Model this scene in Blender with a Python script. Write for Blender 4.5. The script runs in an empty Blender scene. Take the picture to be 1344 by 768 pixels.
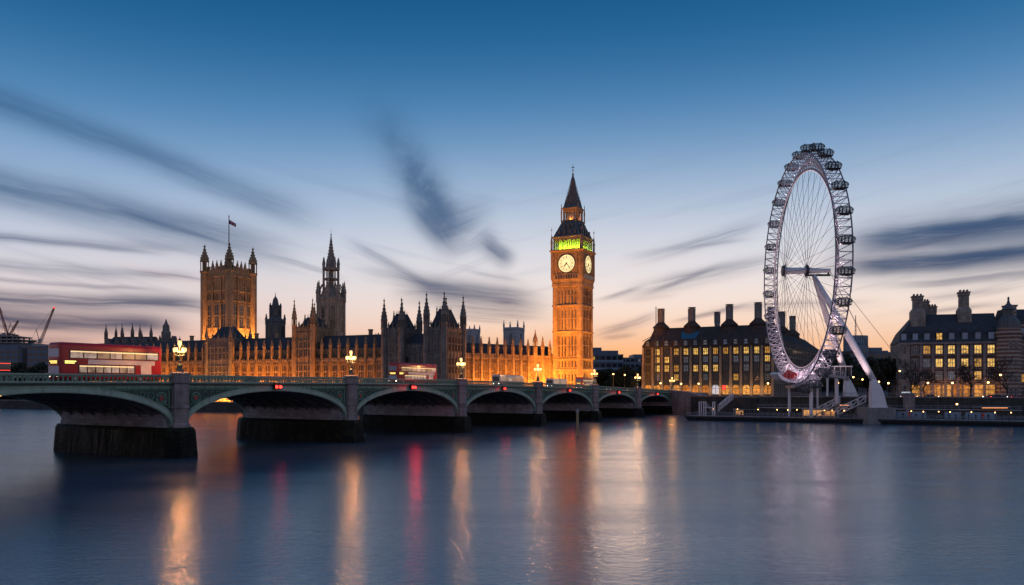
import bpy, bmesh, math, random
from mathutils import Matrix, Vector
R = math.radians
PI = math.pi
random.seed(7)
S = bpy.context.scene
COL = S.collection

# ------------------------------------------------------------------ camera, sky, light, exposure
F = 1055.0; HOR = 509.0; CH = 10.0           # focal length (px of a 1344 px wide picture), horizon row, camera height
cam_d = bpy.data.cameras.new('camera')
cam = bpy.data.objects.new('camera', cam_d); COL.objects.link(cam)
cam.location = (0, 0, CH); cam.rotation_euler = (R(90), 0, 0)
cam_d.sensor_width = 36; cam_d.lens = 36 * F / 1344
cam_d.shift_y = (HOR - 384) / 1344
cam_d.clip_start = 1; cam_d.clip_end = 20000
S.camera = cam
S.view_settings.view_transform = 'Standard'
S.view_settings.look = 'None'
S.view_settings.exposure = 0.0
S.view_settings.gamma = 1.0
S.cycles.use_denoising = True
S.cycles.max_bounces = 6
S.cycles.sample_clamp_indirect = 4.0
S.cycles.caustics_reflective = False
S.cycles.caustics_refractive = False

def at(px, py, d):            # a photo pixel at a given distance -> world
    return Vector(((px - 672) * d / F, d, CH + (HOR - py) * d / F))
def s2l(c):
    return tuple(((v / 255) / 12.92 if v / 255 <= .04045 else ((v / 255 + .055) / 1.055) ** 2.4) for v in c)
def rgba(c): return (c[0], c[1], c[2], 1)

class NT:                      # small helper for node trees
    def __init__(s, nt): s.nt = nt
    def n(s, t, **k):
        nd = s.nt.nodes.new(t)
        for a, v in k.items(): setattr(nd, a, v)
        return nd
    def put(s, inp, v):
        if isinstance(v, bpy.types.NodeSocket): s.nt.links.new(v, inp)
        else: inp.default_value = v
    def m(s, op, a, b=0.0, c=0.0, clamp=False):
        nd = s.n('ShaderNodeMath', operation=op); nd.use_clamp = clamp
        s.put(nd.inputs[0], a); s.put(nd.inputs[1], b)
        if op in ('MULTIPLY_ADD', 'COMPARE'): s.put(nd.inputs[2], c)
        return nd.outputs[0]
    def dot(s, a, b):
        nd = s.n('ShaderNodeVectorMath', operation='DOT_PRODUCT'); s.put(nd.inputs[0], a); s.put(nd.inputs[1], b)
        return nd.outputs['Value']
    def comb(s, x, y, z=0.0):
        nd = s.n('ShaderNodeCombineXYZ'); s.put(nd.inputs[0], x); s.put(nd.inputs[1], y); s.put(nd.inputs[2], z)
        return nd.outputs[0]
    def noise(s, vec, scale, detail=3, rough=.55):
        nd = s.n('ShaderNodeTexNoise'); s.put(nd.inputs['Vector'], vec)
        nd.inputs['Scale'].default_value = scale; nd.inputs['Detail'].default_value = detail; nd.inputs['Roughness'].default_value = rough
        return nd.outputs['Fac']
    def ramp(s, fac, pts, interp='LINEAR'):
        nd = s.n('ShaderNodeValToRGB'); cr = nd.color_ramp; cr.interpolation = interp
        while len(cr.elements) < len(pts): cr.elements.new(.5)
        for e, (p, c) in zip(cr.elements, pts):
            e.position = p; e.color = rgba(c) if not isinstance(c, (int, float)) else (c, c, c, 1)
        s.put(nd.inputs[0], fac)
        return nd.outputs[0]
    def mix(s, fac, a, b, blend='MIX'):
        nd = s.n('ShaderNodeMix', data_type='RGBA', blend_type=blend); nd.clamp_factor = True
        s.put(nd.inputs[0], fac)
        s.put(nd.inputs[6], rgba(a) if isinstance(a, tuple) else a); s.put(nd.inputs[7], rgba(b) if isinstance(b, tuple) else b)
        return nd.outputs[2]
    def smooth(s, v, a, b):
        nd = s.n('ShaderNodeMapRange', interpolation_type='SMOOTHSTEP'); s.put(nd.inputs[0], v)
        nd.inputs[1].default_value = a; nd.inputs[2].default_value = b
        return nd.outputs[0]

SUN_AZ = math.atan((840 - 672) / F)          # the afterglow stands over the far bank, right of the clock tower
def build_world():
    w = bpy.data.worlds.new('World'); S.world = w; w.use_nodes = True
    nt = w.node_tree; nt.nodes.clear(); T = NT(nt)
    tc = T.n('ShaderNodeTexCoord'); sep = T.n('ShaderNodeSeparateXYZ')
    nt.links.new(tc.outputs['Generated'], sep.inputs[0])
    X, Y, Z = sep.outputs
    az = T.m('ARCTAN2', X, Y)
    V = T.m('DIVIDE', Z, T.m('SQRT', T.m('MAXIMUM', T.m('ADD', T.m('MULTIPLY', X, X), T.m('MULTIPLY', Y, Y)), 1e-4)))
    Vs = T.m('DIVIDE', V, .5, clamp=True)
    left = T.ramp(Vs, [(0, s2l((230, 154, 124))), (.09, s2l((236, 188, 168))), (.20, s2l((226, 212, 212))), (.32, s2l((202, 208, 222))), (.46, s2l((150, 178, 212))), (.62, s2l((80, 136, 184))), (.80, s2l((34, 102, 154))), (1, s2l((10, 78, 126)))], 'B_SPLINE')
    right = T.ramp(Vs, [(0, s2l((242, 172, 116))), (.08, s2l((242, 192, 156))), (.17, s2l((246, 226, 212))), (.28, s2l((232, 227, 229))), (.44, s2l((176, 195, 218))), (.62, s2l((94, 144, 190))), (.80, s2l((38, 108, 160))), (1, s2l((8, 82, 132)))], 'B_SPLINE')
    sky = T.mix(T.smooth(az, R(-30), R(6)), left, right)
    # afterglow
    da = T.m('SUBTRACT', az, SUN_AZ)
    g = T.m('EXPONENT', T.m('MULTIPLY', T.m('ADD', T.m('MULTIPLY', T.m('MULTIPLY', da, da), 9.0), T.m('MULTIPLY', T.m('MULTIPLY', V, V), 260.0)), -1.0))
    sky = T.mix(T.m('MULTIPLY', g, .92), sky, s2l((246, 168, 92)))
    # away from the afterglow (behind the viewer) the dusk is plain blue grey
    back = T.smooth(T.m('ABSOLUTE', az), R(55), R(130))
    sky = T.mix(T.m('MULTIPLY', back, .8), sky, T.ramp(Vs, [(0, s2l((150, 142, 156))), (.5, s2l((165, 158, 172))), (1, s2l((110, 135, 175)))]))
    P = T.comb(az, V)
    warp = T.n('ShaderNodeTexNoise'); T.put(warp.inputs['Vector'], P); warp.inputs['Scale'].default_value = 5; warp.inputs['Detail'].default_value = 4
    wv = T.n('ShaderNodeVectorMath', operation='MULTIPLY_ADD'); T.put(wv.inputs[0], warp.outputs['Color']); wv.inputs[1].default_value = (.026, .02, 0); wv.inputs[2].default_value = (-.013, -.01, 0)
    Pw = T.n('ShaderNodeVectorMath', operation='ADD'); T.put(Pw.inputs[0], P); T.put(Pw.inputs[1], wv.outputs[0]); Pw = Pw.outputs[0]
    def q(px, py):
        u = (px - 672) / F; a = math.atan(u)
        return Vector((a, (HOR - py) / F * math.cos(a)))
    acc = None; Pw0 = Pw
    #  x0,y0 -> x1,y1, sag(px), half width(px), strength, fade at each end
    streaks = [(-60, 88, 450, 305, -14, 20, .50, .25), (-60, 216, 420, 340, -8, 24, .62, .3), (-60, 292, 280, 330, 0, 7, .30, .3), (-60, 328, 300, 368, 0, 8, .34, .3), (120, 300, 330, 345, 0, 7, .25, .4),
               (-80, 374, 330, 404, 0, 11, .75, .3), (-80, 398, 270, 432, 0, 15, .80, .25), (-80, 436, 160, 448, 0, 7, .45, .3),
               (455, 110, 590, 320, -14, 34, .42, .45), (505, 190, 606, 350, -16, 27.5, .62, .4), (528, 245, 606, 345, 0, 21, .62, .45), (575, 335, 660, 290, 6, 14, .35, .5), (540, 300, 665, 262, 6, 20, .42, .5), (560, 318, 640, 288, 0, 8, .4, .4), (620, 308, 682, 352, 0, 15, .85, .4),
               (440, 312, 590, 398, -6, 8, .38, .3), (455, 352, 620, 384, 0, 11, .55, .4), (500, 384, 740, 404, -8, 19, .95, .35), (560, 402, 730, 416, 0, 8, .6, .4), (560, 372, 660, 330, 0, 5, .2, .4),
               (1420, 252, 1060, 318, 8, 26, .85, .35), (1420, 306, 1040, 352, 6, 20, .88, .35), (1420, 344, 1120, 378, 0, 8, .45, .4),
               (1040, 274, 800, 344, 8, 10, .40, .35), (1060, 330, 800, 382, 4, 11, .50, .4), (1000, 312, 860, 330, 0, 6, .3, .4),
               (880, 404, 770, 440, 2, 7, .62, .4), (900, 384, 800, 392, 0, 5, .25, .4), (1180, 395, 900, 408, 0, 6, .3, .4), (840, 436, 780, 446, 0, 4, .5, .4), (1344, 372, 1180, 392, 0, 5, .32, .4),
               (-40, 296, 235, 336, -3, 4, .45, .3), (-40, 352, 240, 384, -2, 3, .4, .3), (110, 268, 335, 332, -4, 3.5, .4, .35), (150, 352, 305, 374, 0, 3, .4, .4), (330, 330, 470, 372, -4, 3.5, .4, .4), (-40, 420, 130, 428, 0, 3, .5, .3),
               (1344, 392, 1170, 410, 0, 4, .4, .4), (965, 342, 825, 388, 3, 4, .45, .4), (1005, 394, 865, 422, 2, 3.5, .5, .4), (855, 370, 778, 394, 0, 3.5, .4, .4), (700, 372, 590, 352, 0, 4, .3, .4), (560, 412, 690, 424, 0, 4, .5, .4), (1344, 282, 1150, 330, 3, 4, .5, .3)]
    for (x0, y0, x1, y1, sag, w_, st, fe) in streaks:
        if x0 < 0: k_ = (-300 - x0) / (x1 - x0); x0, y0 = -300, y0 + (y1 - y0) * k_ * .6; fe *= .7
        if x0 > 1400: k_ = 1.0; y0, x0 = y0 - 40, 1760; fe *= .6
        a, b = q(x0, y0), q(x1, y1); e = b - a; L = e.length; e = e / L; nrm = Vector((-e.y, e.x))
        if nrm.y < 0: nrm = -nrm
        w0 = w_ * .86 / F; sg = -sag / F
        if acc is not None:                     # evaluate the streaks one after the other (keeps the shader small)
            sq_ = T.n('ShaderNodeVectorMath', operation='MULTIPLY_ADD'); T.put(sq_.inputs[0], acc); sq_.inputs[1].default_value = (1e-6,) * 3; T.put(sq_.inputs[2], Pw0); Pw = sq_.outputs[0]
        u = T.m('SUBTRACT', T.dot(Pw, (e.x / L, e.y / L, 0)), a.dot(e) / L)
        v = T.m('SUBTRACT', T.dot(Pw, (nrm.x, nrm.y, 0)), a.dot(nrm))
        uu = T.m('MULTIPLY', u, T.m('SUBTRACT', 1.0, u))
        v = T.m('MULTIPLY_ADD', uu, -4 * sg, v)
        fib = T.noise(T.comb(T.m('MULTIPLY', u, L * 2.6), T.m('MULTIPLY', v, .62 / w0), x0 * .37), 1.0, 6, .66)
        if w_ >= 27 and x0 < 700 and x0 > 0: fib = T.noise(Pw, 17.0, 5, .62)      # a ragged patch rather than combed fibres
        vv = T.m('DIVIDE', v, w0)
        ex = T.m('EXPONENT', T.m('MULTIPLY', T.m('MULTIPLY', vv, vv), -1.0))
        ends = T.m('MULTIPLY', T.smooth(u, 0, fe), T.smooth(u, 1.0, 1 - fe))
        k = T.m('MULTIPLY', T.m('MULTIPLY', ex, ends), T.m('MULTIPLY', T.m('MULTIPLY_ADD', T.smooth(fib, .34, .62), .42 if w_ >= 15 else .7, .58 if w_ >= 15 else .30), min(st * 1.2, 1.0)))
        acc = k if acc is None else T.m('SUBTRACT', 1.0, T.m('MULTIPLY', T.m('SUBTRACT', 1.0, acc), T.m('SUBTRACT', 1.0, k)))
    # thin fibrous veil, low in the sky; fibres fan outwards
    sl = T.m('MULTIPLY', az, .32)
    fibv = T.m('ADD', V, T.m('MULTIPLY', T.m('ABSOLUTE', az), -.22))
    veil = T.noise(T.comb(T.m('MULTIPLY', az, 2.2), T.m('MULTIPLY', fibv, 34)), 1.0, 5, .6)
    veil = T.m('MULTIPLY', T.smooth(veil, .5, .78), T.m('MULTIPLY', T.smooth(V, .34, .12), .30))
    acc = T.m('SUBTRACT', 1.0, T.m('MULTIPLY', T.m('SUBTRACT', 1.0, acc), T.m('SUBTRACT', 1.0, veil)))
    cc = T.ramp(Vs, [(0, s2l((124, 94, 102))), (.12, s2l((84, 82, 102))), (.25, s2l((60, 80, 112))), (.42, s2l((44, 84, 125))), (.7, s2l((30, 76, 122))), (1, s2l((28, 76, 128)))])
    sky = T.mix(acc, sky, cc)
    # brighter rosy fibres between the dark ones
    hl = T.noise(T.comb(T.m('MULTIPLY', az, 1.6), T.m('MULTIPLY', fibv, 26), 4.0), 1.0, 5, .6)
    hl = T.m('MULTIPLY', T.smooth(hl, .5, .8), T.m('MULTIPLY', T.smooth(V, .20, .05), .42))
    sky = T.mix(hl, sky, s2l((250, 205, 190)))
    # below the horizon
    sky = T.mix(T.smooth(V, -.01, -.08), sky, s2l((60, 66, 80)))
    nish = T.n('ShaderNodeTexSky', sky_type='NISHITA'); nish.sun_disc = False
    nish.sun_elevation = R(1.0); nish.sun_rotation = SUN_AZ
    bg = T.n('ShaderNodeBackground'); T.put(bg.inputs[0], sky); bg.inputs[1].default_value = 1.0
    bg2 = T.n('ShaderNodeBackground'); T.put(bg2.inputs[0], nish.outputs[0]); bg2.inputs[1].default_value = .004
    ad = T.n('ShaderNodeAddShader'); nt.links.new(bg.outputs[0], ad.inputs[0]); nt.links.new(bg2.outputs[0], ad.inputs[1])
    out = T.n('ShaderNodeOutputWorld'); nt.links.new(ad.outputs[0], out.inputs[0])
build_world()
sd = bpy.data.lights.new('sun', 'SUN'); sd.energy = .12; sd.angle = R(12); sd.color = (1, .62, .38)
so = bpy.data.objects.new('sun', sd); COL.objects.link(so)
so.rotation_euler = (R(88), 0, PI - SUN_AZ)

# ------------------------------------------------------------------ helpers
class MB:
    def __init__(s): s.v = []; s.f = []; s.mi = []; s.M = None; s.k = 0
    def add(s, vs, fs):
        b = len(s.v)
        if s.M is not None: vs = [s.M @ Vector(p) for p in vs]
        s.v.extend([tuple(p) for p in vs])
        for f in fs: s.f.append([b + i for i in f]); s.mi.append(s.k)
    def box(s, x0, x1, y0, y1, z0, z1):
        s.add([(x0, y0, z0), (x1, y0, z0), (x1, y1, z0), (x0, y1, z0), (x0, y0, z1), (x1, y0, z1), (x1, y1, z1), (x0, y1, z1)],
              [(0, 3, 2, 1), (4, 5, 6, 7), (0, 1, 5, 4), (1, 2, 6, 5), (2, 3, 7, 6), (3, 0, 4, 7)])
    def loft(s, rings, cap=True):
        n = len(rings[0]); vs = [p for r in rings for p in r]; fs = []
        for k in range(len(rings) - 1):
            for i in range(n):
                j = (i + 1) % n; fs.append((k * n + i, k * n + j, (k + 1) * n + j, (k + 1) * n + i))
        if cap:
            fs.append(tuple(reversed(range(n)))); fs.append(tuple((len(rings) - 1) * n + i for i in range(n)))
        s.add(vs, fs)
    def prism(s, poly, z0, z1, cap=True):
        s.loft([[(x, y, z0) for x, y in poly], [(x, y, z1) for x, y in poly]], cap)
    def lathe(s, prof, cx=0, cy=0, n=8, rot=0.0, sx=1, sy=1):
        s.loft([[(cx + sx * r * math.cos(rot + 2 * PI * i / n), cy + sy * r * math.sin(rot + 2 * PI * i / n), z) for i in range(n)] for r, z in prof])
    def sq(s, prof, cx=0, cy=0):                    # square section, half widths
        s.loft([[(cx - r, cy - r, z), (cx + r, cy - r, z), (cx + r, cy + r, z), (cx - r, cy + r, z)] for r, z in prof])
    def rod(s, a, b, r, r2=None, n=5):
        a = Vector(a); b = Vector(b); r2 = r if r2 is None else r2
        d = b - a
        if d.length < 1e-6: return
        d.normalize(); u = d.cross(Vector((0, 0, 1)) if abs(d.z) < .9 else Vector((1, 0, 0))).normalized(); w = d.cross(u)
        s.loft([[tuple(p + (u * math.cos(2 * PI * i / n) + w * math.sin(2 * PI * i / n)) * rr) for i in range(n)] for p, rr in ((a, r), (b, r2))])
    def path(s, pts, r, n=5, closed=False):
        pts = [Vector(p) for p in pts]
        rr = r if isinstance(r, (list, tuple)) else [r] * len(pts)
        rings = []
        for i, p in enumerate(pts):
            d = (pts[min(i + 1, len(pts) - 1)] - pts[max(i - 1, 0)]) if not closed else (pts[(i + 1) % len(pts)] - pts[i - 1])
            d.normalize(); u = d.cross(Vector((0, 0, 1)) if abs(d.z) < .95 else Vector((1, 0, 0))).normalized(); w = d.cross(u)
            rings.append([tuple(p + (u * math.cos(2 * PI * k / n) + w * math.sin(2 * PI * k / n)) * rr[i]) for k in range(n)])
        s.loft(rings)
    def ball(s, c, r, n=8, m=5, sz=1.0):
        s.lathe([(max(r * math.sin(PI * k / m), 1e-3), c[2] - r * sz * math.cos(PI * k / m)) for k in range(m + 1)], c[0], c[1], n)
    def extr(s, poly, y0, y1):                      # polygon in x,z pushed along y
        n = len(poly)
        s.loft([[(x, y0, z) for x, z in poly], [(x, y1, z) for x, z in poly]])
    def mesh(s, name, mats, smooth=False):
        me = bpy.data.meshes.new(name); me.from_pydata(s.v, [], s.f)
        for m in (mats if isinstance(mats, (list, tuple)) else [mats]): me.materials.append(m)
        if s.k or any(s.mi): me.polygons.foreach_set('material_index', s.mi)
        bm = bmesh.new(); bm.from_mesh(me); bmesh.ops.recalc_face_normals(bm, faces=bm.faces); bm.to_mesh(me); bm.free()
        if smooth:
            me.polygons.foreach_set('use_smooth', [True] * len(me.polygons))
        me.update(); return me
    def build(s, name, mats, parent=None, smooth=False, loc=None, rot=None):
        return link(name, s.mesh(name, mats, smooth), parent, loc, rot)
def link(name, me, parent=None, loc=None, rot=None):
    o = bpy.data.objects.new(name, me); COL.objects.link(o)
    if parent: o.parent = parent
    if loc is not None: o.location = loc
    if rot is not None: o.rotation_euler = (0, 0, rot)
    return o
def tag(o, label, cat, group=None, kind=None):
    if label: o['label'] = label
    if cat: o['category'] = cat
    if group: o['group'] = group
    if kind: o['kind'] = kind
    return o
def thing(name, label, cat, loc=(0, 0, 0), rot=0.0, group=None):
    o = bpy.data.objects.new(name, None); COL.objects.link(o); o.empty_display_size = .5
    o.location = loc; o.rotation_euler = (0, 0, rot)
    return tag(o, label, cat, group)
def struct(o): o['kind'] = 'structure'; return o
KIDS = {}
def copy_tree(o, loc=None, rot=None, label=None, parent=None, scale=None):
    c = o.copy(); COL.objects.link(c)
    if parent: c.parent = parent
    if loc is not None: c.location = loc
    if rot is not None: c.rotation_euler = (0, 0, rot)
    if scale is not None: c.scale = (scale,) * 3 if not isinstance(scale, tuple) else scale
    if label: c['label'] = label
    for ch in o.children: copy_tree(ch, parent=c)
    return c
def rotM(k, loc=(0, 0, 0)): return Matrix.Translation(loc) @ Matrix.Rotation(k, 4, 'Z')

def principled(name):
    m = bpy.data.materials.new(name); m.use_nodes = True
    b = m.node_tree.nodes['Principled BSDF']; return m, NT(m.node_tree), b
def mat(name, base, rough=.7, var=.3, scale=.6, metal=0.0, bump=0.0, bscale=4.0, streak=.0, spec=.4, tint=None, coat=0.0):
    m, T, b = principled(name)
    tc = T.n('ShaderNodeTexCoord').outputs['Object']
    n1 = T.noise(tc, scale, 5, .6)
    lo = tuple(max(c * (1 - var), 0) for c in base); hi = tuple(min(c * (1 + var), 1) for c in base)
    c = T.ramp(n1, [(.3, lo), (.7, hi)])
    n2 = T.noise(tc, scale * 9, 3, .6)
    c = T.mix(.35, c, T.ramp(n2, [(.35, lo), (.65, hi)]))
    if tint: c = T.mix(T.smooth(T.noise(tc, scale * 2.3, 4), .5, .72), c, tint)
    if streak:
        mp = T.n('ShaderNodeMapping'); T.put(mp.inputs[0], tc); mp.inputs['Scale'].default_value = (1.6, 1.6, .12)
        sn = T.noise(mp.outputs[0], 1.0, 4, .65)
        c = T.mix(T.m('MULTIPLY', T.smooth(sn, .45, .7), streak), c, tuple(x * .35 for x in base))
    T.put(b.inputs['Base Color'], c)
    b.inputs['Roughness'].default_value = rough; b.inputs['Metallic'].default_value = metal
    b.inputs['Specular IOR Level'].default_value = spec; b.inputs['Coat Weight'].default_value = coat
    if bump:
        bn = T.n('ShaderNodeBump'); bn.inputs['Strength'].default_value = bump; bn.inputs['Distance'].default_value = .15
        T.put(bn.inputs['Height'], T.noise(tc, bscale, 4)); T.put(b.inputs['Normal'], bn.outputs[0])
    return m
def emis(name, col, st, vary=0.0, scale=1.5):
    m, T, b = principled(name)
    b.inputs['Base Color'].default_value = rgba(tuple(c * .3 for c in col)); b.inputs['Roughness'].default_value = .4
    if vary:
        tc = T.n('ShaderNodeTexCoord').outputs['Object']; oi = T.n('ShaderNodeObjectInfo')
        v = T.n('ShaderNodeVectorMath', operation='ADD'); T.put(v.inputs[0], tc); T.put(v.inputs[1], oi.outputs['Location'])
        n1 = T.noise(v.outputs[0], scale, 4, .65)
        k = T.m('MULTIPLY', T.ramp(n1, [(.34, 1 - vary), (.6, 1.0)]), T.m('MULTIPLY_ADD', oi.outputs['Random'], vary, 1 - vary * .5))
        T.put(b.inputs['Emission Strength'], T.m('MULTIPLY', k, st))
        T.put(b.inputs['Emission Color'], T.mix(oi.outputs['Random'], tuple(col), (col[0], min(col[1] * 1.35, 1), min(col[2] * 2.2, 1))))
    else:
        b.inputs['Emission Color'].default_value = rgba(col); b.inputs['Emission Strength'].default_value = st
    return m
def stone(name, base, rough=.8, ashlar=1.0, streak=.5):
    """weathered ashlar: block courses as tone steps, soot streaks, fine relief"""
    m, T, b = principled(name)
    tc = T.n('ShaderNodeTexCoord').outputs['Object']
    sp = T.n('ShaderNodeSeparateXYZ'); T.put(sp.inputs[0], tc)
    hx = T.m('ADD', sp.outputs[0], sp.outputs[1])
    br = T.n('ShaderNodeTexBrick'); T.put(br.inputs['Vector'], T.comb(hx, sp.outputs[2]))
    br.inputs['Scale'].default_value = 1.0 / ashlar; br.inputs['Brick Width'].default_value = 1.1; br.inputs['Row Height'].default_value = .5
    br.inputs['Mortar Size'].default_value = .015; br.inputs['Bias'].default_value = 0
    for i, k in ((1, .78), (2, 1.18), (3, .5)): br.inputs[i].default_value = rgba(tuple(min(c * k, 1) for c in base))
    n1 = T.noise(tc, .25, 5, .65)
    c = T.mix(T.smooth(n1, .45, .75), br.outputs[0], tuple(x * .55 for x in base))
    mp = T.n('ShaderNodeMapping'); T.put(mp.inputs[0], tc); mp.inputs['Scale'].default_value = (1.3, 1.3, .1)
    c = T.mix(T.m('MULTIPLY', T.smooth(T.noise(mp.outputs[0], 1.0, 4, .65), .46, .7), streak), c, tuple(x * .3 for x in base))
    T.put(b.inputs['Base Color'], c); b.inputs['Roughness'].default_value = rough; b.inputs['Specular IOR Level'].default_value = .25
    bn = T.n('ShaderNodeBump'); bn.inputs['Strength'].default_value = .5; bn.inputs['Distance'].default_value = .1
    T.put(bn.inputs['Height'], T.noise(tc, 3.0, 5)); T.put(b.inputs['Normal'], bn.outputs[0])
    return m

M = {}
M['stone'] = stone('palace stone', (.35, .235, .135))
M['stone_grey'] = stone('grey limestone', (.29, .25, .215))
M['stone_pale'] = stone('pale portland stone', (.40, .40, .42), streak=.35)
M['stone_dark'] = stone('unlit dark stone', (.21, .185, .165), streak=.55)  # same stone, with the shade of the unlit blocks put into its colour
M['granite'] = stone('pinkish granite', (.30, .245, .24), streak=.45)
M['granite_pale'] = stone('pale granite', (.42, .39, .42), ashlar=1.3, streak=.3)
M['slate'] = mat('slate roof', (.05, .054, .064), .75, .35, .8, bump=.4, spec=.2)
M['leadroof'] = mat('lead roof', (.10, .098, .10), .6, .45, 1.6, streak=.5)
M['brownroof'] = mat('bronze roof', (.07, .052, .046), .85, .35, .5, streak=.5, spec=.15)
M['green_iron'] = mat('green painted iron', (.15, .27, .20), .45, .25, .5, streak=.45)
M['green_pale'] = mat('pale green painted iron', (.29, .40, .32), .45, .22, .5, streak=.4)
M['green_dark'] = mat('dark green iron', (.045, .07, .06), .5, .3, .7)
M['red_shield'] = mat('red enamel shield', (.35, .05, .05), .4, .2)
M['soffit'] = mat('grey arch iron', (.17, .165, .165), .6, .3, .5)  # one even grey for deck, vault plates and ribs
M['black_iron'] = mat('black iron', (.018, .019, .02), .4, .2)
M['dark_metal'] = mat('dark metal', (.05, .053, .058), .45, .3)
M['grey_metal'] = mat('grey painted metal', (.26, .26, .28), .45, .25)
M['white_metal'] = mat('white painted steel', (.68, .67, .70), .4, .1, 1.0, streak=.2)
M['asphalt'] = mat('asphalt', (.05, .05, .05), .8, .3, 2.0, bump=.3, bscale=12)
M['paving'] = mat('paving stone', (.2, .19, .18), .8, .25, 1.0)
M['ground'] = mat('town ground', (.08, .078, .075), .9, .4, .05)
M['brick'] = None
M['concrete'] = mat('concrete', (.22, .21, .205), .85, .3, .4, streak=.4)
M['conc_dark'] = mat('dark office cladding', (.05, .055, .065), .6, .3, .4)
M['blue_block'] = mat('blue grey office cladding', (.10, .135, .19), .5, .25, .2)
M['blue_band'] = mat('pale blue office band', (.22, .27, .34), .5, .2, .2)
M['bronze_pier'] = mat('sandstone pier', (.30, .22, .15), .75, .25, .8, streak=.3)
M['bus_red'] = mat('bus red paint', (.36, .010, .016), .35, .06, 1.0, coat=.15)
M['bus_dark'] = mat('black rubber and trim', (.02, .02, .021), .6, .2)
M['advert'] = mat('pale side panel', (.74, .62, .60), .45, .2, .9)
M['white_paint'] = mat('white vehicle paint', (.7, .69, .67), .3, .05, 1.0, coat=.4)
M['dark_paint'] = mat('dark vehicle paint', (.03, .034, .045), .25, .05, 1.0, coat=.5)
M['silver_paint'] = mat('silver vehicle paint', (.4, .41, .42), .3, .05, 1.0, metal=.5, coat=.4)
M['bark'] = mat('dark bark', (.035, .027, .021), .9, .4, 3.0)
M['leaf'] = mat('dark leaves', (.030, .036, .020), .8, .5, .5)  # one dark green tone, varied by noise
M['timber'] = mat('weathered timber', (.34, .25, .13), .8, .35, 2.0, streak=.5)
M['skin_cloth'] = mat('dark clothing', (.04, .042, .05), .8, .4, 3)
M['red_cloth'] = mat('red canvas', (.5, .04, .03), .6, .25, 2)
M['flag_red'] = mat('flag red', (.5, .03, .04), .8, .1); M['flag_blue'] = mat('flag blue', (.02, .03, .16), .8, .1); M['flag_white'] = mat('flag white', (.7, .68, .68), .8, .1)
def glass_mat(name, base, rough=.12):
    m, T, b = principled(name)
    oi = T.n('ShaderNodeObjectInfo')
    T.put(b.inputs['Base Color'], T.mix(oi.outputs['Random'], base, tuple(c * 1.8 for c in base)))
    b.inputs['Roughness'].default_value = rough; b.inputs['Specular IOR Level'].default_value = .7
    tc = T.n('ShaderNodeTexCoord').outputs['Object']
    bn = T.n('ShaderNodeBump'); bn.inputs['Strength'].default_value = .25; bn.inputs['Distance'].default_value = .05
    T.put(bn.inputs['Height'], T.noise(tc, 2.2, 2)); T.put(b.inputs['Normal'], bn.outputs[0])
    return m
M['glass'] = glass_mat('dark window glass', (.012, .014, .018))
M['glass_blue'] = glass_mat('skylight glass', (.10, .18, .26), .1)
M['win_yellow'] = emis('lit yellow window', s2l((248, 176, 74)), .95, .82, 1.0)
M['win_warm'] = emis('lit amber window', s2l((240, 150, 70)), .8, .6, 1.1)
M['win_dim'] = emis('dim window', s2l((120, 110, 100)), .35, .6, 1.1)
M['bus_win'] = emis('lit bus window', s2l((220, 176, 134)), .42, .8, 1.3)
M['bus_tube'] = emis('bus ceiling light', s2l((255, 215, 150)), 1.1)
M['dest'] = emis('amber destination display', s2l((255, 205, 90)), 1.7, .2, 3)
M['headlight'] = emis('headlight', (1, .9, .72), 9)
M['taillight'] = emis('tail light', (1, .05, .03), 6)
M['globe'] = emis('lit lamp globe', (1, .56, .21), 2.3)
M['globe_small'] = emis('lit street lamp', (1, .50, .14), 13)
M['globe_white'] = emis('lit white lamp', (1, .86, .66), 12)
M['nav_red'] = emis('red navigation light', (1, .03, .02), 6)
M['dial'] = None
M['led'] = emis('rim light strip', (1, .70, .80), .75)
M['arcade'] = emis('lit arcade interior', s2l((250, 160, 62)), .62, .85, .8)
M['arcade_white'] = emis('lit white shop front', s2l((225, 215, 240)), .6, .5, 1.2)
M['sign_red'] = emis('red lit sign', (1, .06, .04), 1.5)

def lamp_light(kind, name, loc, energy, col, parent=None, size=.3, target=None, sizey=None, spot=60, blend=.6):
    d = bpy.data.lights.new(name, kind); d.energy = energy; d.color = col
    if kind == 'AREA':
        d.shape = 'RECTANGLE'; d.size = size; d.size_y = sizey or size
    elif kind == 'SPOT':
        d.spot_size = R(spot); d.spot_blend = blend; d.shadow_soft_size = size
    else: d.shadow_soft_size = size
    o = bpy.data.objects.new(name, d); COL.objects.link(o); o.location = loc
    if target is not None:
        o.rotation_euler = (Vector(target) - Vector(loc)).to_track_quat('-Z', 'Y').to_euler()
    if parent: o.parent = parent
    return o
AMBER = (1, .325, .038)
GZ = 6.5                                     # street level above the water

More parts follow.
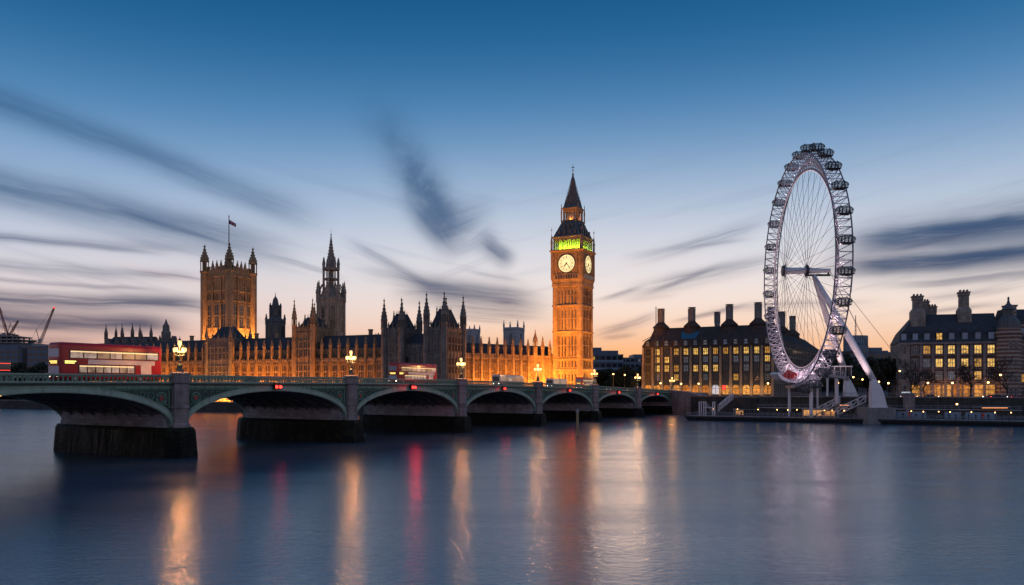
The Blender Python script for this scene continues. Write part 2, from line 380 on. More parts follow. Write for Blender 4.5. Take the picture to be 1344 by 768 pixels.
# ------------------------------------------------------------------ setting: water, ground
def make_water():
    m, T, b = principled('river water')
    tc = T.n('ShaderNodeTexCoord').outputs['Object']
    mp = T.n('ShaderNodeMapping'); T.put(mp.inputs[0], tc); mp.inputs['Scale'].default_value = (.75, 1.2, 1); mp.inputs['Rotation'].default_value = (0, 0, R(-8))
    n1 = T.noise(mp.outputs[0], 1.5, 4, .6)
    mp2 = T.n('ShaderNodeMapping'); T.put(mp2.inputs[0], tc); mp2.inputs['Scale'].default_value = (.18, 1.0, 1); mp2.inputs['Rotation'].default_value = (0, 0, R(6))
    n2 = T.noise(mp2.outputs[0], .11, 5, .62)
    mp3 = T.n('ShaderNodeMapping'); T.put(mp3.inputs[0], tc); mp3.inputs['Scale'].default_value = (1.9, 4.6, 1)
    n3 = T.noise(mp3.outputs[0], 1.0, 3, .6)
    h = T.m('ADD', T.m('ADD', T.m('MULTIPLY', n1, .5), T.m('MULTIPLY', n3, .38)), T.m('MULTIPLY', n2, .75))
    bn = T.n('ShaderNodeBump'); bn.inputs['Strength'].default_value = .19; bn.inputs['Distance'].default_value = .35
    T.put(bn.inputs['Height'], h); T.put(b.inputs['Normal'], bn.outputs[0])
    b.inputs['Base Color'].default_value = (.038, .078, .118, 1)
    T.put(b.inputs['Roughness'], T.ramp(n2, [(.35, .16), (.65, .235)]))
    b.inputs['IOR'].default_value = 2.4
    b.inputs['Anisotropic'].default_value = .05; T.put(b.inputs['Tangent'], T.comb(0.0, 1.0, 0.0))      # waves run along the reach, so lights smear lengthwise
    mb = MB(); mb.add([(-4000, -600, 0), (4000, -600, 0), (4000, 4000, 0), (-4000, 4000, 0)], [(0, 1, 2, 3)])
    struct(mb.build('river_water', m))
make_water()
# palace axes
C0 = Vector((-24.7, 300.0)); RD = Vector((-.9095, .4158)); PN = Vector((.4158, .9095))      # corner, along the front (leftwards), inwards
RF_LEN = 196.0
RF_ROT = math.atan2(.9095 * 0 - .4158, .9095)
# bridge axes
BD = Vector((.4931, .8700)); BN = Vector((-.8700, .4931)); BO = Vector((-48.05, 116.0)); B_ROT = math.atan2(.87, .4931); SP = 37.0
def br(u, v): p = BO + BD * u + BN * v; return p
bank = []
pL = C0 + RD * 420 - PN * .6
p2 = C0 + RD * -1.5 - PN * .6
ab = br(222 + 1.5, 27)
ab2 = br(222 + 1.5, -1)
bank = [(-3000, 1700), tuple(pL), tuple(p2), tuple(ab), tuple(ab2), (79, 257), (143, 226), (420, 90), (4500, -1200)]
mb = MB()
poly = bank + [(9000, 9000), (-9000, 9000)]
mb.add([(x, y, GZ) for x, y in poly], [tuple(range(len(poly)))])
struct(mb.build('ground', M['ground']))
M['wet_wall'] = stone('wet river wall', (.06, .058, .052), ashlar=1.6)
def wall_run(name, pts, label, zt=GZ + .9):
    t = thing(name, label, 'wall', (0, 0, 0))
    a = MB(); c = MB()
    for (x0, y0), (x1, y1) in zip(pts[:-1], pts[1:]):
        p, q_ = Vector((x0, y0)), Vector((x1, y1)); d = (q_ - p).normalized(); n = Vector((-d.y, d.x))
        # outer face towards the river, to the right of the walking direction
        def quad(m_, o0, o1, z0, z1):
            m_.prism([tuple(p - n * o0), tuple(q_ - n * o0), tuple(q_ - n * o1), tuple(p - n * o1)], z0, z1)
        quad(a, .6, -.5, -1, zt - .32); quad(c, .75, -.6, zt - .32, zt)
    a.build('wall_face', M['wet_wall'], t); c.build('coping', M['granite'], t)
    return t
tL, tR = C0 + RD * 420 - PN * 10, C0 + RD * -3 - PN * 10
mb = MB(); mb.prism([tuple(tL), tuple(tR), tuple(C0 + RD * -3 - PN * .3), tuple(pL + PN * .3)], -1, 3.9)
struct(mb.build('terrace', M['paving']))
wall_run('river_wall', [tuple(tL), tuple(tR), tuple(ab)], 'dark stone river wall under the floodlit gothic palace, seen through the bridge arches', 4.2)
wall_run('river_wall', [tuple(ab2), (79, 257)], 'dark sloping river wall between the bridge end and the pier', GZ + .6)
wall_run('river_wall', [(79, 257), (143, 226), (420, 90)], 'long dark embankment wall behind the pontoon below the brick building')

# ------------------------------------------------------------------ the arch bridge
def zt(s):                                    # top of the parapet along the bridge
    pts = [(-3.5, 10.9), (-2, 11.4), (-1, 11.72), (0, 11.86), (1, 11.9), (2, 11.75), (3, 11.3), (4, 10.65), (5, 9.85), (6, 9.1), (6.6, 8.7)]
    for (a, x), (b, y) in zip(pts[:-1], pts[1:]):
        if s <= b:
            t = (s - a) / (b - a); return x + (y - x) * t
    return pts[-1][1]
def ztu(u):
    s = u / SP; return (zt(s - .3) + zt(s) + zt(s + .3)) / 3
def spring(s): return 4.5 if s < 1 else max(3.15, 4.5 - (s - 1) * .45)
BW = 26.0
bridge = thing('arch_bridge', 'long green iron arch bridge on granite piers crossing the river', 'bridge', (BO.x, BO.y, 0), B_ROT)
U0, U1 = -3.2 * SP, 6 * SP + 3
def build_bridge():
    N = 150
    us = [U0 + (U1 - U0) * i / N for i in range(N + 1)]
    deck = MB(); pav = MB(); cor = MB(); fas = MB()
    def strip(mb, y0, y1, za, zb, arr=us):     # long member following the hump (offsets below the parapet top)
        rings = [[(u, y0, ztu(u) - za), (u, y1, ztu(u) - za), (u, y1, ztu(u) - zb), (u, y0, ztu(u) - zb)] for u in arr]
        mb.loft(rings)
    strip(deck, .4, BW - .4, 1.20, 1.95)
    o = deck.build('deck', M['soffit'], bridge)
    rd = MB(); strip(rd, 4.0, BW - 4.0, 1.14, 1.19); o = rd.build('road_surface', M['asphalt'], bridge)
    for y0, y1 in ((.45, 4.0), (BW - 4.0, BW - .45)): strip(pav, y0, y1, 1.0, 1.19)
    pav.build('pavement', M['paving'], bridge)
    ln = MB()
    u = U0 + 2
    while u < U1 - 4:
        z0 = ztu(u) - 1.136; z1 = ztu(u + 2.4) - 1.136
        ln.add([(u, BW / 2 - .08, z0), (u + 2.4, BW / 2 - .08, z1), (u + 2.4, BW / 2 + .08, z1), (u, BW / 2 + .08, z0)], [(0, 1, 2, 3)]); u += 5
    ln.build('lane_marking', M['white_paint'], bridge)
    for side in (0, 1):
        def yy(a, b): return (a, b) if side == 0 else (BW - b, BW - a)
        top = MB(); strip(top, *yy(-.10, .32), 0, .16); strip(top, *yy(-.02, .26), .16, .24)
        strip(top, *yy(-.06, .30), .98, 1.16)
        top.build('parapet_rail', M['green_pale'], bridge)
        bal = MB(); u = U0 + .3
        while u < U1 - .2:                      # pierced trefoil panels
            z = ztu(u)
            bal.box(u - .08, u + .08, *yy(.04, .2), z - .985, z - .235)
            bal.box(u + .08, u + .54, *yy(.07, .17), z - .36, z - .235)
            u += .62
        bal.build('parapet_panel', M['green_iron'], bridge)
        cor = MB(); strip(cor, *yy(-.42, .4), 1.16, 1.36); strip(cor, *yy(-.22, .4), 1.36, 1.5)
        cor.build('cornice', M['green_dark'], bridge)
        fa = MB(); strip(fa, *yy(-.04, .4), 1.5, 1.98)
        u = U0 + 1
        while u < U1: fa.box(u - .07, u + .07, *yy(-.12, 0), ztu(u) - 1.96, ztu(u) - 1.5); u += 1.85
        fa.build('fascia_beam', M['green_iron'], bridge)
    # arches
    for i in range(-4, 6):
        ua = i * SP + 1.35; ub = (i + 1) * SP - 1.35
        if i == -4: continue
        um = (ua + ub) / 2; a = (ub - ua) / 2
        zs = spring(i + .5); zc = ztu(um) - 2.42
        K = 36
        def el(f, off=0.0):                     # point on the arch, pushed outward by off
            x = um - a * math.cos(PI * f); z = zs + (zc - zs) * math.sin(PI * f)
            nx = -math.cos(PI * f) / a; nz = math.sin(PI * f) / (zc - zs); L = math.hypot(nx, nz) or 1
            return x + off * nx / L, z + off * nz / L
        for side in (0, 1):
            def yy(p, q_): return (p, q_) if side == 0 else (BW - q_, BW - p)
            ring = MB()
            for (o0, o1, y0, y1) in ((0, .74, -.10, .55), (.10, .62, -.16, -.10), (.74, .86, -.2, .1)):
                y0, y1 = yy(y0, y1)
                rg = []
                for k in range(K + 1):
                    (xa, za), (xb, zb) = el(k / K, o0), el(k / K, o1)
                    if o1 > .7: xb = min(max(xb, ua + .02), ub - .02); xa = min(max(xa, ua), ub)
                    rg.append([(xa, y0, za), (xa, y1, za), (xb, y1, zb), (xb, y0, zb)])
                ring.loft(rg)
            ar = ring.build('arch_ring', M['green_pale'], bridge)
            sp = MB()
            y0, y1 = yy(.12, .5)
            poly_t = []
            for k in range(K):
                (xa, za), (xb, zb) = el(k / K, .3), el((k + 1) / K, .3)
                sp.extr([(xa, za), (xb, zb), (xb, ztu(xb) - 1.97), (xa, ztu(xa) - 1.97)], y0, y1)
            spo = sp.build('spandrel', M['green_dark'], bridge)
            if side == 0:
                for sgn in (0, 1):
                    tr = MB(); sh = MB()
                    def ux(d): return ua + d if sgn == 0 else ub - d
                    r = .80
                    cx, cz = ux(1.55), ztu(ux(1.5)) - 3.35
                    for (rr, th) in ((r, .12), (r * .62, .08)):
                        tr.path([(cx + rr * math.cos(q), .02, cz + rr * math.sin(q)) for q in [2 * PI * j / 18 for j in range(19)]], th, 5)
                    for dd, rr in ((3.25, .52), (4.55, .36), (5.6, .25)):
                        c2 = (ux(dd), .02, ztu(ux(dd)) - 2.35 - rr * 1.2)
                        tr.path([(c2[0] + rr * math.cos(q), .02, c2[2] + rr * math.sin(q)) for q in [2 * PI * j / 12 for j in range(13)]], .08, 4)
                    tr.path([(ux(.25), .02, ztu(ux(.2)) - 2.15), (ux(9.5), .02, ztu(ux(9.5)) - 2.15)], .1, 4)
                    tr.path([(ux(.28), .02, ztu(ux(.2)) - 2.1), (ux(.28), .02, zs + 2.6)], .12, 4)
                    tr.path([(ux(.5), .02, ztu(ux(1)) - 4.2), (ux(1.2), .02, zs + 3.0)], .08, 4)
                    for q in range(4): tr.path([(cx + r * math.cos(q * PI / 2 + PI / 4), .02, cz + r * math.sin(q * PI / 2 + PI / 4)), (cx + 1.25 * r * math.cos(q * PI / 2 + PI / 4), .02, cz + 1.25 * r * math.sin(q * PI / 2 + PI / 4))], .07, 4)
                    sh.extr([(cx - .32, cz + .36), (cx + .32, cz + .36), (cx + .32, cz - .05), (cx, cz - .45), (cx - .32, cz - .05)], -.04, .1)
                    tr.build('tracery', M['green_iron'], spo); sh.build('shield', M['red_shield'], spo)
        # soffit: plates and ribs
        sf = MB()
        for k in range(K):
            (xa, za), (xb, zb) = el(k / K, .55), el((k + 1) / K, .55)
            sf.add([(xa, .55, za), (xb, .55, zb), (xb, BW - .55, zb), (xa, BW - .55, za)], [(0, 1, 2, 3)])
        for j in range(1, 9):
            y = .5 + (BW - 1) * j / 9
            rg = []
            for k in range(K + 1):
                (xa, za), (xb, zb) = el(k / K, 0), el(k / K, .6)
                rg.append([(xa, y - .16, za), (xa, y + .16, za), (xb, y + .16, zb), (xb, y - .16, zb)])
            sf.loft(rg)
        for k in range(2, K - 1, 2):
            xa, za = el(k / K, .2); sf.rod((xa, .6, za), (xa, BW - .6, za), .12, n=4)
        sf.build('arch_vault', M['soffit'], bridge)
        # red lights hung at the crown
        if i >= 0:
            bx = MB(); zc2 = ztu(um) - 1.42
            bx.box(um - .75, um + .75, -.75, -.24, zc2 - .75, zc2 + .10); bx.box(um - .55, um + .55, -.62, -.1, zc2 + .1, zc2 + .35)
            nb = bx.build('signal_box', M['black_iron'], bridge)
            for dx in ((-.42, .42) if i < 2 else (0,)):
                g = MB(); g.M = Matrix.Translation((um + dx, -.80, zc2 - .32)); g.ball((0, 0, 0), .25, 10, 6); g.build('red_light', M['nav_red'], nb, True)
            lamp_light('POINT', 'signal_glow', (um, -1.22, zc2 - .32), (50, 320, 80, 60, 60, 60)[i], (1, .02, .03), bridge, .14)
    # piers
    M['pier_base'] = pier_mat()
    for i in range(-3, 7):
        u = i * SP; zs = min(spring(i - .5), spring(i + .5)); top = ztu(u)
        p = MB()
        def foot(w, e): return [(u - w, 0 - e * .55), (u - w * .55, -1.75 - e), (u + w * .55, -1.75 - e), (u + w, 0 - e * .55), (u + w, BW + e * .55), (u + w * .55, BW + 1.9 + e), (u - w * .55, BW + 1.9 + e), (u - w, BW + e * .55)]
        p.loft([[(x, y, z) for x, y in foot(w, e)] for w, e, z in ((2.85, .6, -2), (2.65, .45, .4), (2.4, .2, zs - .75), (2.3, .1, zs - .55), (1.98, 0, zs - .2))])
        pr = p.build('pier', M['pier_base'], bridge)
        b = MB(); b.box(u - 1.95, u + 1.95, .7, BW - .7, zs - .3, zs + 2.35); b.box(u - 1.36, u + 1.36, .5, BW - .5, zs + 2.3, top - 1.9)
        b.build('pier_wall', M['granite_pale'], pr)
        for side in (0, 1):
            t = MB(); cy = -.15 if side == 0 else BW + .15
            o8 = [(1.42, zs - .35), (1.42, zs + .25), (1.28, zs + .42), (1.28, zs + 2.45), (1.42, zs + 2.55), (1.42, zs + 2.85), (1.28, zs + 2.95), (1.28, top - 1.3), (1.5, top - 1.15), (1.5, top - .85), (1.34, top - .75), (1.34, top - .05), (1.5, top + .02), (1.5, top + .25), (.9, top + .42)]
            t.lathe(o8, u, cy, 8, PI / 8)
            t.build('pier_turret', M['granite'], pr)
def pier_mat():
    m, T, b = principled('tide stained granite')
    tc = T.n('ShaderNodeTexCoord').outputs['Object']; sp = T.n('ShaderNodeSeparateXYZ'); T.put(sp.inputs[0], tc)
    zz = T.m('ADD', sp.outputs[2], T.m('MULTIPLY', T.noise(tc, .9, 5, .7), 1.6))
    mp = T.n('ShaderNodeMapping'); T.put(mp.inputs[0], tc); mp.inputs['Scale'].default_value = (1.5, 1.5, .15)
    sn = T.noise(mp.outputs[0], 1.0, 4, .65)
    c = T.ramp(T.m('DIVIDE', zz, 6.0), [(.0, (.006, .006, .006)), (.3, (.009, .0095, .009)), (.66, (.014, .015, .010)), (.80, (.018, .022, .009)), (.90, (.06, .055, .05)), (1.0, (.17, .145, .14))])
    c = T.mix(T.m('MULTIPLY', T.smooth(sn, .5, .7), .6), c, (.010, .010, .009))
    br_ = T.n('ShaderNodeTexBrick'); T.put(br_.inputs['Vector'], T.comb(T.m('ADD', sp.outputs[0], sp.outputs[1]), sp.outputs[2])); br_.inputs['Scale'].default_value = .8; br_.inputs['Mortar Size'].default_value = .03
    br_.inputs[1].default_value = (1.5, 1.5, 1.5, 1); br_.inputs[2].default_value = (.7, .7, .7, 1); br_.inputs[3].default_value = (.25, .25, .25, 1)
    c = T.mix(1.0, c, br_.outputs[0], 'MULTIPLY')
    c = T.mix(T.m('MULTIPLY', T.smooth(T.noise(tc, .35, 5, .7), .52, .66), .7), c, (.022, .030, .011))
    T.put(b.inputs['Base Color'], c); b.inputs['Specular IOR Level'].default_value = .12; T.put(b.inputs['Roughness'], T.ramp(sn, [(.3, .4), (.7, .8)]))
    bn = T.n('ShaderNodeBump'); bn.inputs['Strength'].default_value = .6; bn.inputs['Distance'].default_value = .2
    T.put(bn.inputs['Height'], T.noise(tc, 2.0, 5)); T.put(b.inputs['Normal'], bn.outputs[0])
    return m
build_bridge()
# abutment and stair wall past the last pier
t = thing('abutment', 'grey stone abutment with a sloping stair wall at the right end of the bridge', 'abutment', (br(222, 0).x, br(222, 0).y, 0), 0)
a = MB(); b_ = MB()
# runs towards the right of the picture in front of the bank
e0 = Vector((.2, -3.0)); e1 = Vector((15.5, -32))
d = (e1 - e0); L = d.length; t.rotation_euler = (0, 0, math.atan2(d.y, d.x)); t.location = (br(222, 0).x + e0.x, br(222, 0).y + e0.y, 0)
a.extr([(-1, -1), (L, -1), (L, 3.0), (L * .75, 4.4), (L * .45, 7.0), (L * .25, 8.3), (-1, 8.8)], 0, 3)
a.build('abutment_wall', M['granite'], t)
b_.extr([(-1, 8.8), (L * .25, 8.3), (L * .45, 7.0), (L * .75, 4.4), (L, 3.0), (L, 3.3), (L * .75, 4.75), (L * .45, 7.35), (L * .25, 8.65), (-1, 9.15)], -.25, .5)
b_.build('stair_parapet', M['granite_pale'], t)
b_ = MB(); b_.box(-1.5, 9, 3.0, 9, 0, 8.2); b_.build('abutment_core', M['granite'], t)

# lamps on the bridge
def bridge_lamp():
    t = thing('bridge_lamp', 'x', 'street lamp', (0, 0, 0))
    p = MB(); p.lathe([(.62, 0), (.62, .35), (.48, .45), (.42, 1.0), (.52, 1.05), (.5, 1.2), (.22, 1.5), (.15, 1.9), (.2, 2.0), (.12, 2.1), (.10, 3.4), (.16, 3.5), (.09, 3.6), (.08, 4.35)], 0, 0, 8)
    p.build('lamp_post', M['green_dark'], t, False)
    for k in range(4):
        a = MB(); q = k * PI / 2; c, s_ = math.cos(q), math.sin(q)
        a.path([(.08 * c, .08 * s_, 2.9), (.5 * c, .5 * s_, 2.75), (.9 * c, .9 * s_, 2.95), (.98 * c, .98 * s_, 3.3)], .055, 5)
        a.path([(.08 * c, .08 * s_, 3.5), (.45 * c, .45 * s_, 3.35), (.65 * c, .65 * s_, 3.1)], .035, 4)
        a.lathe([(.12, 3.25), (.22, 3.35), (.2, 3.42)], .98 * c, .98 * s_, 6)
        a.build('lamp_arm', M['green_dark'], t); a = MB(); a.lathe([(.33, 4.17), (.2, 4.32), (.06, 4.5), (.03, 4.75)], .98 * c, .98 * s_, 6); a.build('lamp_cap', M['green_dark'], t)
    a = MB(); a.lathe([(.14, 4.3), (.26, 4.4), (.24, 4.48)], 0, 0, 6); a.build('lamp_collar', M['green_dark'], t); a = MB(); a.lathe([(.38, 5.4), (.22, 5.6), (.07, 5.8), (.03, 6.15)], 0, 0, 6)
    a.build('lamp_cap', M['green_dark'], t)
    for k in range(5):
        g = MB()
        if k < 4: g.lathe([(.18, 3.42), (.29, 3.7), (.27, 4.05), (.24, 4.17)], .98 * math.cos(k * PI / 2), .98 * math.sin(k * PI / 2), 8)
        else: g.lathe([(.2, 4.48), (.34, 4.85), (.32, 5.25), (.27, 5.4)], 0, 0, 8)
        g.build('lamp_globe', M['globe'], t, True)
    lamp_light('POINT', 'lamp_glow', (0, 0, 3.75), 2500, (1, .43, .13), t, .34)
    return t
lamp0 = bridge_lamp()
lamp_where = ['nearest ornate five-globe lamp beside the tail of the big red bus', 'five-globe lamp between the two wide arches left of the blurred second bus', 'five-globe lamp at the foot of the dark twin-towered pavilion', 'five-globe lamp in front of the orange pinnacled wing left of the clock tower', 'five-globe lamp at the right foot of the clock tower', 'five-globe lamp over the last but one pier in front of dark trees', 'farthest five-globe lamp at the right end of the bridge']
for i in range(7):
    p = br(i * SP, -.15); loc = (p.x, p.y, ztu(i * SP) + .4)
    if i == 0: o = lamp0; o.location = loc; o['label'] = lamp_where[0]; o['group'] = 'ornate lamps along the bridge'; o.rotation_euler = (0, 0, B_ROT + .3)
    else:
        o = copy_tree(lamp0, loc, B_ROT + .3, lamp_where[i])
    o.scale = (.84,) * 3

# ------------------------------------------------------------------ buses and other vehicles
def rbox_mesh(mb_args, bev, seg, name, mats):
    me = bpy.data.meshes.new(name); bm = bmesh.new()
    bmesh.ops.create_cube(bm, size=1)
    x0, x1, y0, y1, z0, z1 = mb_args
    for v in bm.verts: v.co = ((x0 + x1) / 2 + v.co.x * (x1 - x0), (y0 + y1) / 2 + v.co.y * (y1 - y0), (z0 + z1) / 2 + v.co.z * (z1 - z0))
    bmesh.ops.bevel(bm, geom=bm.edges[:], offset=bev, segments=seg, affect='EDGES', profile=.6)
    bm.to_mesh(me); bm.free()
    for m_ in mats: me.materials.append(m_)
    me.polygons.foreach_set('use_smooth', [True] * len(me.polygons))
    return me
def wheel_part(t, x, y, r, w):
    q = MB(); q.M = Matrix.Translation((x, y, r)) @ Matrix.Rotation(PI / 2, 4, 'X')
    q.lathe([(r * .7, -w / 2), (r, -w * .4), (r, w * .4), (r * .7, w / 2)], 0, 0, 16)
    o = q.build('wheel', M['bus_dark'], t)
    h = MB(); h.M = q.M; h.lathe([(r * .5, -w / 2 - .03), (r * .55, 0), (r * .5, w / 2 + .03)], 0, 0, 12); h.build('rim', M['grey_metal'], o)
def double_decker(label, L=15.5, W=2.9, H=5.4):
    t = thing('double_decker_bus', label, 'bus')
    link('body', rbox_mesh((0, L, -W / 2, W / 2, .4, H), .55, 4, 'body', [M['bus_red']]), t)
    sk = MB(); sk.box(.4, L - .4, -W / 2 + .1, W / 2 - .1, .25, .5); sk.build('chassis', M['bus_dark'], t)
    zu0, zu1 = H * .62, H * .80
    zl0, zl1 = H * .26, H * .44
    n = 7
    for side in (-1, 1):
        y = side * (W / 2 + .012)
        for deck in (0, 1):
            z0, z1 = (zl0, zl1) if deck == 0 else (zu0, zu1)
            xa = 2.6 if deck == 0 else 1.35
            xb = L - 4.6 if deck == 0 else L - .7
            st = (xb - xa) / n
            for k in range(n):
                g = MB(); g.box(xa + k * st + .09, xa + (k + 1) * st - .09, min(y, y - side * .05), max(y, y - side * .05), z0, z1); w_ = g.build('window', M['bus_win'], t)
            lt = MB(); lt.box(xa + .1, xb - .1, min(y + side * .006, y), max(y + side * .006, y), z1 - .20, z1 - .06); lt.build('cabin_light', M['bus_tube'], t)
            tr = MB(); tr.box(xa - .12, xb + .12, min(y - side * .05, y - side * .008), max(y - side * .05, y - side * .008), z0 - .1, z1 + .1); tr.build('window_trim', M['bus_dark'], t)
        ad = MB(); ad.box(3.9, L - 1.3, min(y, y - side * .04), max(y, y - side * .04), H * .47, H * .585); ad.box(L - 3.6, L - 1.9, min(y, y - side * .04), max(y, y - side * .04), H * .2, H * .47)
        ad.build('side_panel', M['advert'], t)
        for x in (2.1, L - 3.6): wheel_part(t, x, side * (W / 2 - .15), .52, .32)
    # front (towards -x)
    f = MB(); f.box(-.012, .05, -W / 2 + .28, W / 2 - .28, H * .64, H * .84); f.build('windscreen', M['glass_blue'], t)
    f = MB(); f.box(-.012, .05, -W / 2 + .28, W / 2 - .28, H * .20, H * .41); f.build('windscreen', M['glass_blue'], t)
    f = MB(); f.box(-.03, .05, -W / 2 + .45, W / 2 - .45, H * .46, H * .56); dp = f.build('destination_sign', M['bus_dark'], t)
    f = MB(); f.box(-.036, -.03, -W / 2 + .6, W / 2 - .6, H * .515, H * .545); f.box(-.036, -.03, -W / 2 + .6, W / 2 - .8, H * .475, H * .50); f.build('sign_display', M['dest'], dp)
    # the same display on the kerb side near the nose
    f = MB(); f.box(.55, 2.3, -W / 2 - .02, -W / 2 + .03, H * .455, H * .56); dp = f.build('destination_sign', M['bus_dark'], t)
    f = MB(); f.box(.65, 2.2, -W / 2 - .028, -W / 2 - .02, H * .515, H * .545); f.box(.65, 2.0, -W / 2 - .028, -W / 2 - .02, H * .475, H * .50); f.build('sign_display', M['dest'], dp)
    for sy in (-1, 1):
        h = MB(); h.M = Matrix.Translation((-.02, sy * (W / 2 - .5), .95)) @ Matrix.Rotation(PI / 2, 4, 'Y'); h.lathe([(.16, -.04), (.17, .02), (.13, .06)], 0, 0, 12); h.build('headlight', M['headlight'], t)
        h = MB(); h.box(L - .03, L + .02, sy * (W / 2 - .45) - .12, sy * (W / 2 - .45) + .12, .9, 1.5); h.build('tail_light', M['taillight'], t)
    mr = MB(); mr.path([(.25, -W / 2 + .05, H * .55), (-.25, -W / 2 - .15, H * .52), (-.28, -W / 2 - .18, H * .42)], .05, 5); mr.build('mirror', M['bus_dark'], t)
    return t
def road_z(u): return ztu(u) - 1.14
def put_on_bridge(o, u, v, flip=False):
    p = br(u, v); o.location = (p.x, p.y, road_z(u)); 
    sl = (road_z(u + 8) - road_z(u)) / 8 * (1 if not flip else -1)
    o.rotation_euler = (0, -math.atan(sl), B_ROT + (PI if flip else 0))
bus = double_decker('large red double decker bus with lit windows, nearest on the bridge at the far left')
bus['group'] = 'red buses on the bridge'
put_on_bridge(bus, -14.5, 6.4)
b2 = copy_tree(bus, label='second red double decker bus, in front of the dark twin-towered pavilion', scale=(.95, .9, .87)); put_on_bridge(b2, 58.5, 7.0)
b3 = copy_tree(bus, label='far small red double decker bus, right of the clock tower foot', scale=(.74, .8, .72)); put_on_bridge(b3, 152, 7.0)

def coach(label, L, W, H, paint, name='coach', cat='coach'):
    t = thing(name, label, cat)
    link('body', rbox_mesh((0, L, -W / 2, W / 2, .35, H), .28, 3, 'body', [paint]), t)
    for side in (-1, 1):
        y = side * (W / 2 + .01); n = max(2, int(L / 1.9)); st = (L - 1.0) / n
        for k in range(n):
            g = MB(); g.box(.5 + k * st + .05, .5 + (k + 1) * st - .05, min(y, y - side * .05), max(y, y - side * .05), H * .5, H * .82); g.build('window', M['bus_win'] if name == 'coach' else M['glass'], t)
        for x in (L * .2, L * .78): wheel_part(t, x, side * (W / 2 - .14), .48, .3)
    f = MB(); f.box(-.012, .05, -W / 2 + .25, W / 2 - .25, H * .45, H * .85); f.build('windscreen', M['glass'], t)
    for sy in (-1, 1):
        h = MB(); h.M = Matrix.Translation((-.02, sy * (W / 2 - .45), .85)) @ Matrix.Rotation(PI / 2, 4, 'Y'); h.lathe([(.14, -.04), (.15, .02), (.1, .06)], 0, 0, 10); h.build('headlight', M['headlight'], t)
        h = MB(); h.box(L - .03, L + .02, sy * (W / 2 - .3) - .1, sy * (W / 2 - .3) + .1, .8, 1.5); h.build('tail_light', M['taillight'], t)
    return t
c1 = coach('pale single deck coach with lit windows in front of the orange pinnacled wing', 13, 2.5, 3.2, M['silver_paint']); put_on_bridge(c1, 103, 8)
c2 = coach('pale coach in front of the clock tower foot', 9.5, 2.5, 3.0, M['silver_paint']); put_on_bridge(c2, 134, 8)
lorry = thing('box_lorry', 'dark red box lorry with red tail lights at the left edge of the bridge', 'lorry')
def build_lorry(t):
    L, W, H = 9.0, 2.5, 3.6
    link('cargo_box', rbox_mesh((2.3, L, -W / 2, W / 2, .75, 2.85), .08, 2, 'cargo_box', [M['dark_paint']]), t)
    link('cab', rbox_mesh((0, 2.2, -W / 2 + .08, W / 2 - .08, .5, 2.8), .22, 3, 'cab', [M['bus_red']]), t)
    g = MB(); g.box(.4, 1.6, -W / 2 + .06, -W / 2 + .1, 1.6, 2.45); g.build('window', M['glass'], t)
    m_ = MB(); m_.box(2.4, L - .1, -W / 2 - .02, -W / 2 + .02, 2.35, 2.43); m_.box(2.4, L - .1, -W / 2 - .02, -W / 2 + .02, 1.5, 1.58); m_.build('marker_light', M['sign_red'], t)
    for x in (1.2, 6.6, 7.8):
        for sy in (-1, 1): wheel_part(t, x, sy * (W / 2 - .15), .48, .3)
    for sy in (-1, 1):
        h = MB(); h.box(L - .01, L + .03, sy * .95 - .12, sy * .95 + .12, .8, 1.3); h.build('tail_light', M['taillight'], t)
build_lorry(lorry); put_on_bridge(lorry, -29.5, 6.6)

def car(label, paint, group):
    t = thing('parked_car' if 'parked' in label else 'car', label, 'car', group=group)
    L, W = 4.3, 1.75
    prof = [(0, .35), (.02, .62), (.25, .78), (1.15, .9), (1.85, 1.40), (3.1, 1.43), (3.75, 1.0), (4.22, .92), (4.3, .6), (4.28, .35)]
    b = MB()
    b.loft([[(x, -W / 2 + .14, .3 + (z - .3) * .98) for x, z in prof], [(x, -W / 2, .35 + (z - .35) * .86) for x, z in prof], [(x, W / 2, .35 + (z - .35) * .86) for x, z in prof], [(x, W / 2 - .14, .3 + (z - .3) * .98) for x, z in prof]])
    me = b.build('body', paint, t)
    for sy in (-1, 1):
        g = MB(); y = sy * (W / 2 + .006)
        for p in ([(1.45, .88), (1.95, 1.23), (2.45, 1.24), (2.45, .9)], [(2.55, .9), (2.55, 1.24), (3.05, 1.24), (3.5, .95)]): g.extr(p, min(y, y - sy * .03), max(y, y - sy * .03))
        g.build('window', M['glass'], t)
        for x in (.85, 3.45): wheel_part(t, x, sy * (W / 2 - .1), .32, .2)
        h = MB(); h.ball((.04, sy * .6, .66), .12, 8, 5); h.build('headlight', M['headlight'], t)
        h = MB(); h.box(4.25, 4.33, sy * .62 - .15, sy * .62 + .15, .68, .84); h.build('tail_light', M['taillight'], t)
    g = MB(); g.extr([(1.22, .93), (1.86, 1.385), (1.84, 1.40), (1.19, .95)], -.68, .68); g.build('windscreen', M['glass'], t)
    return t

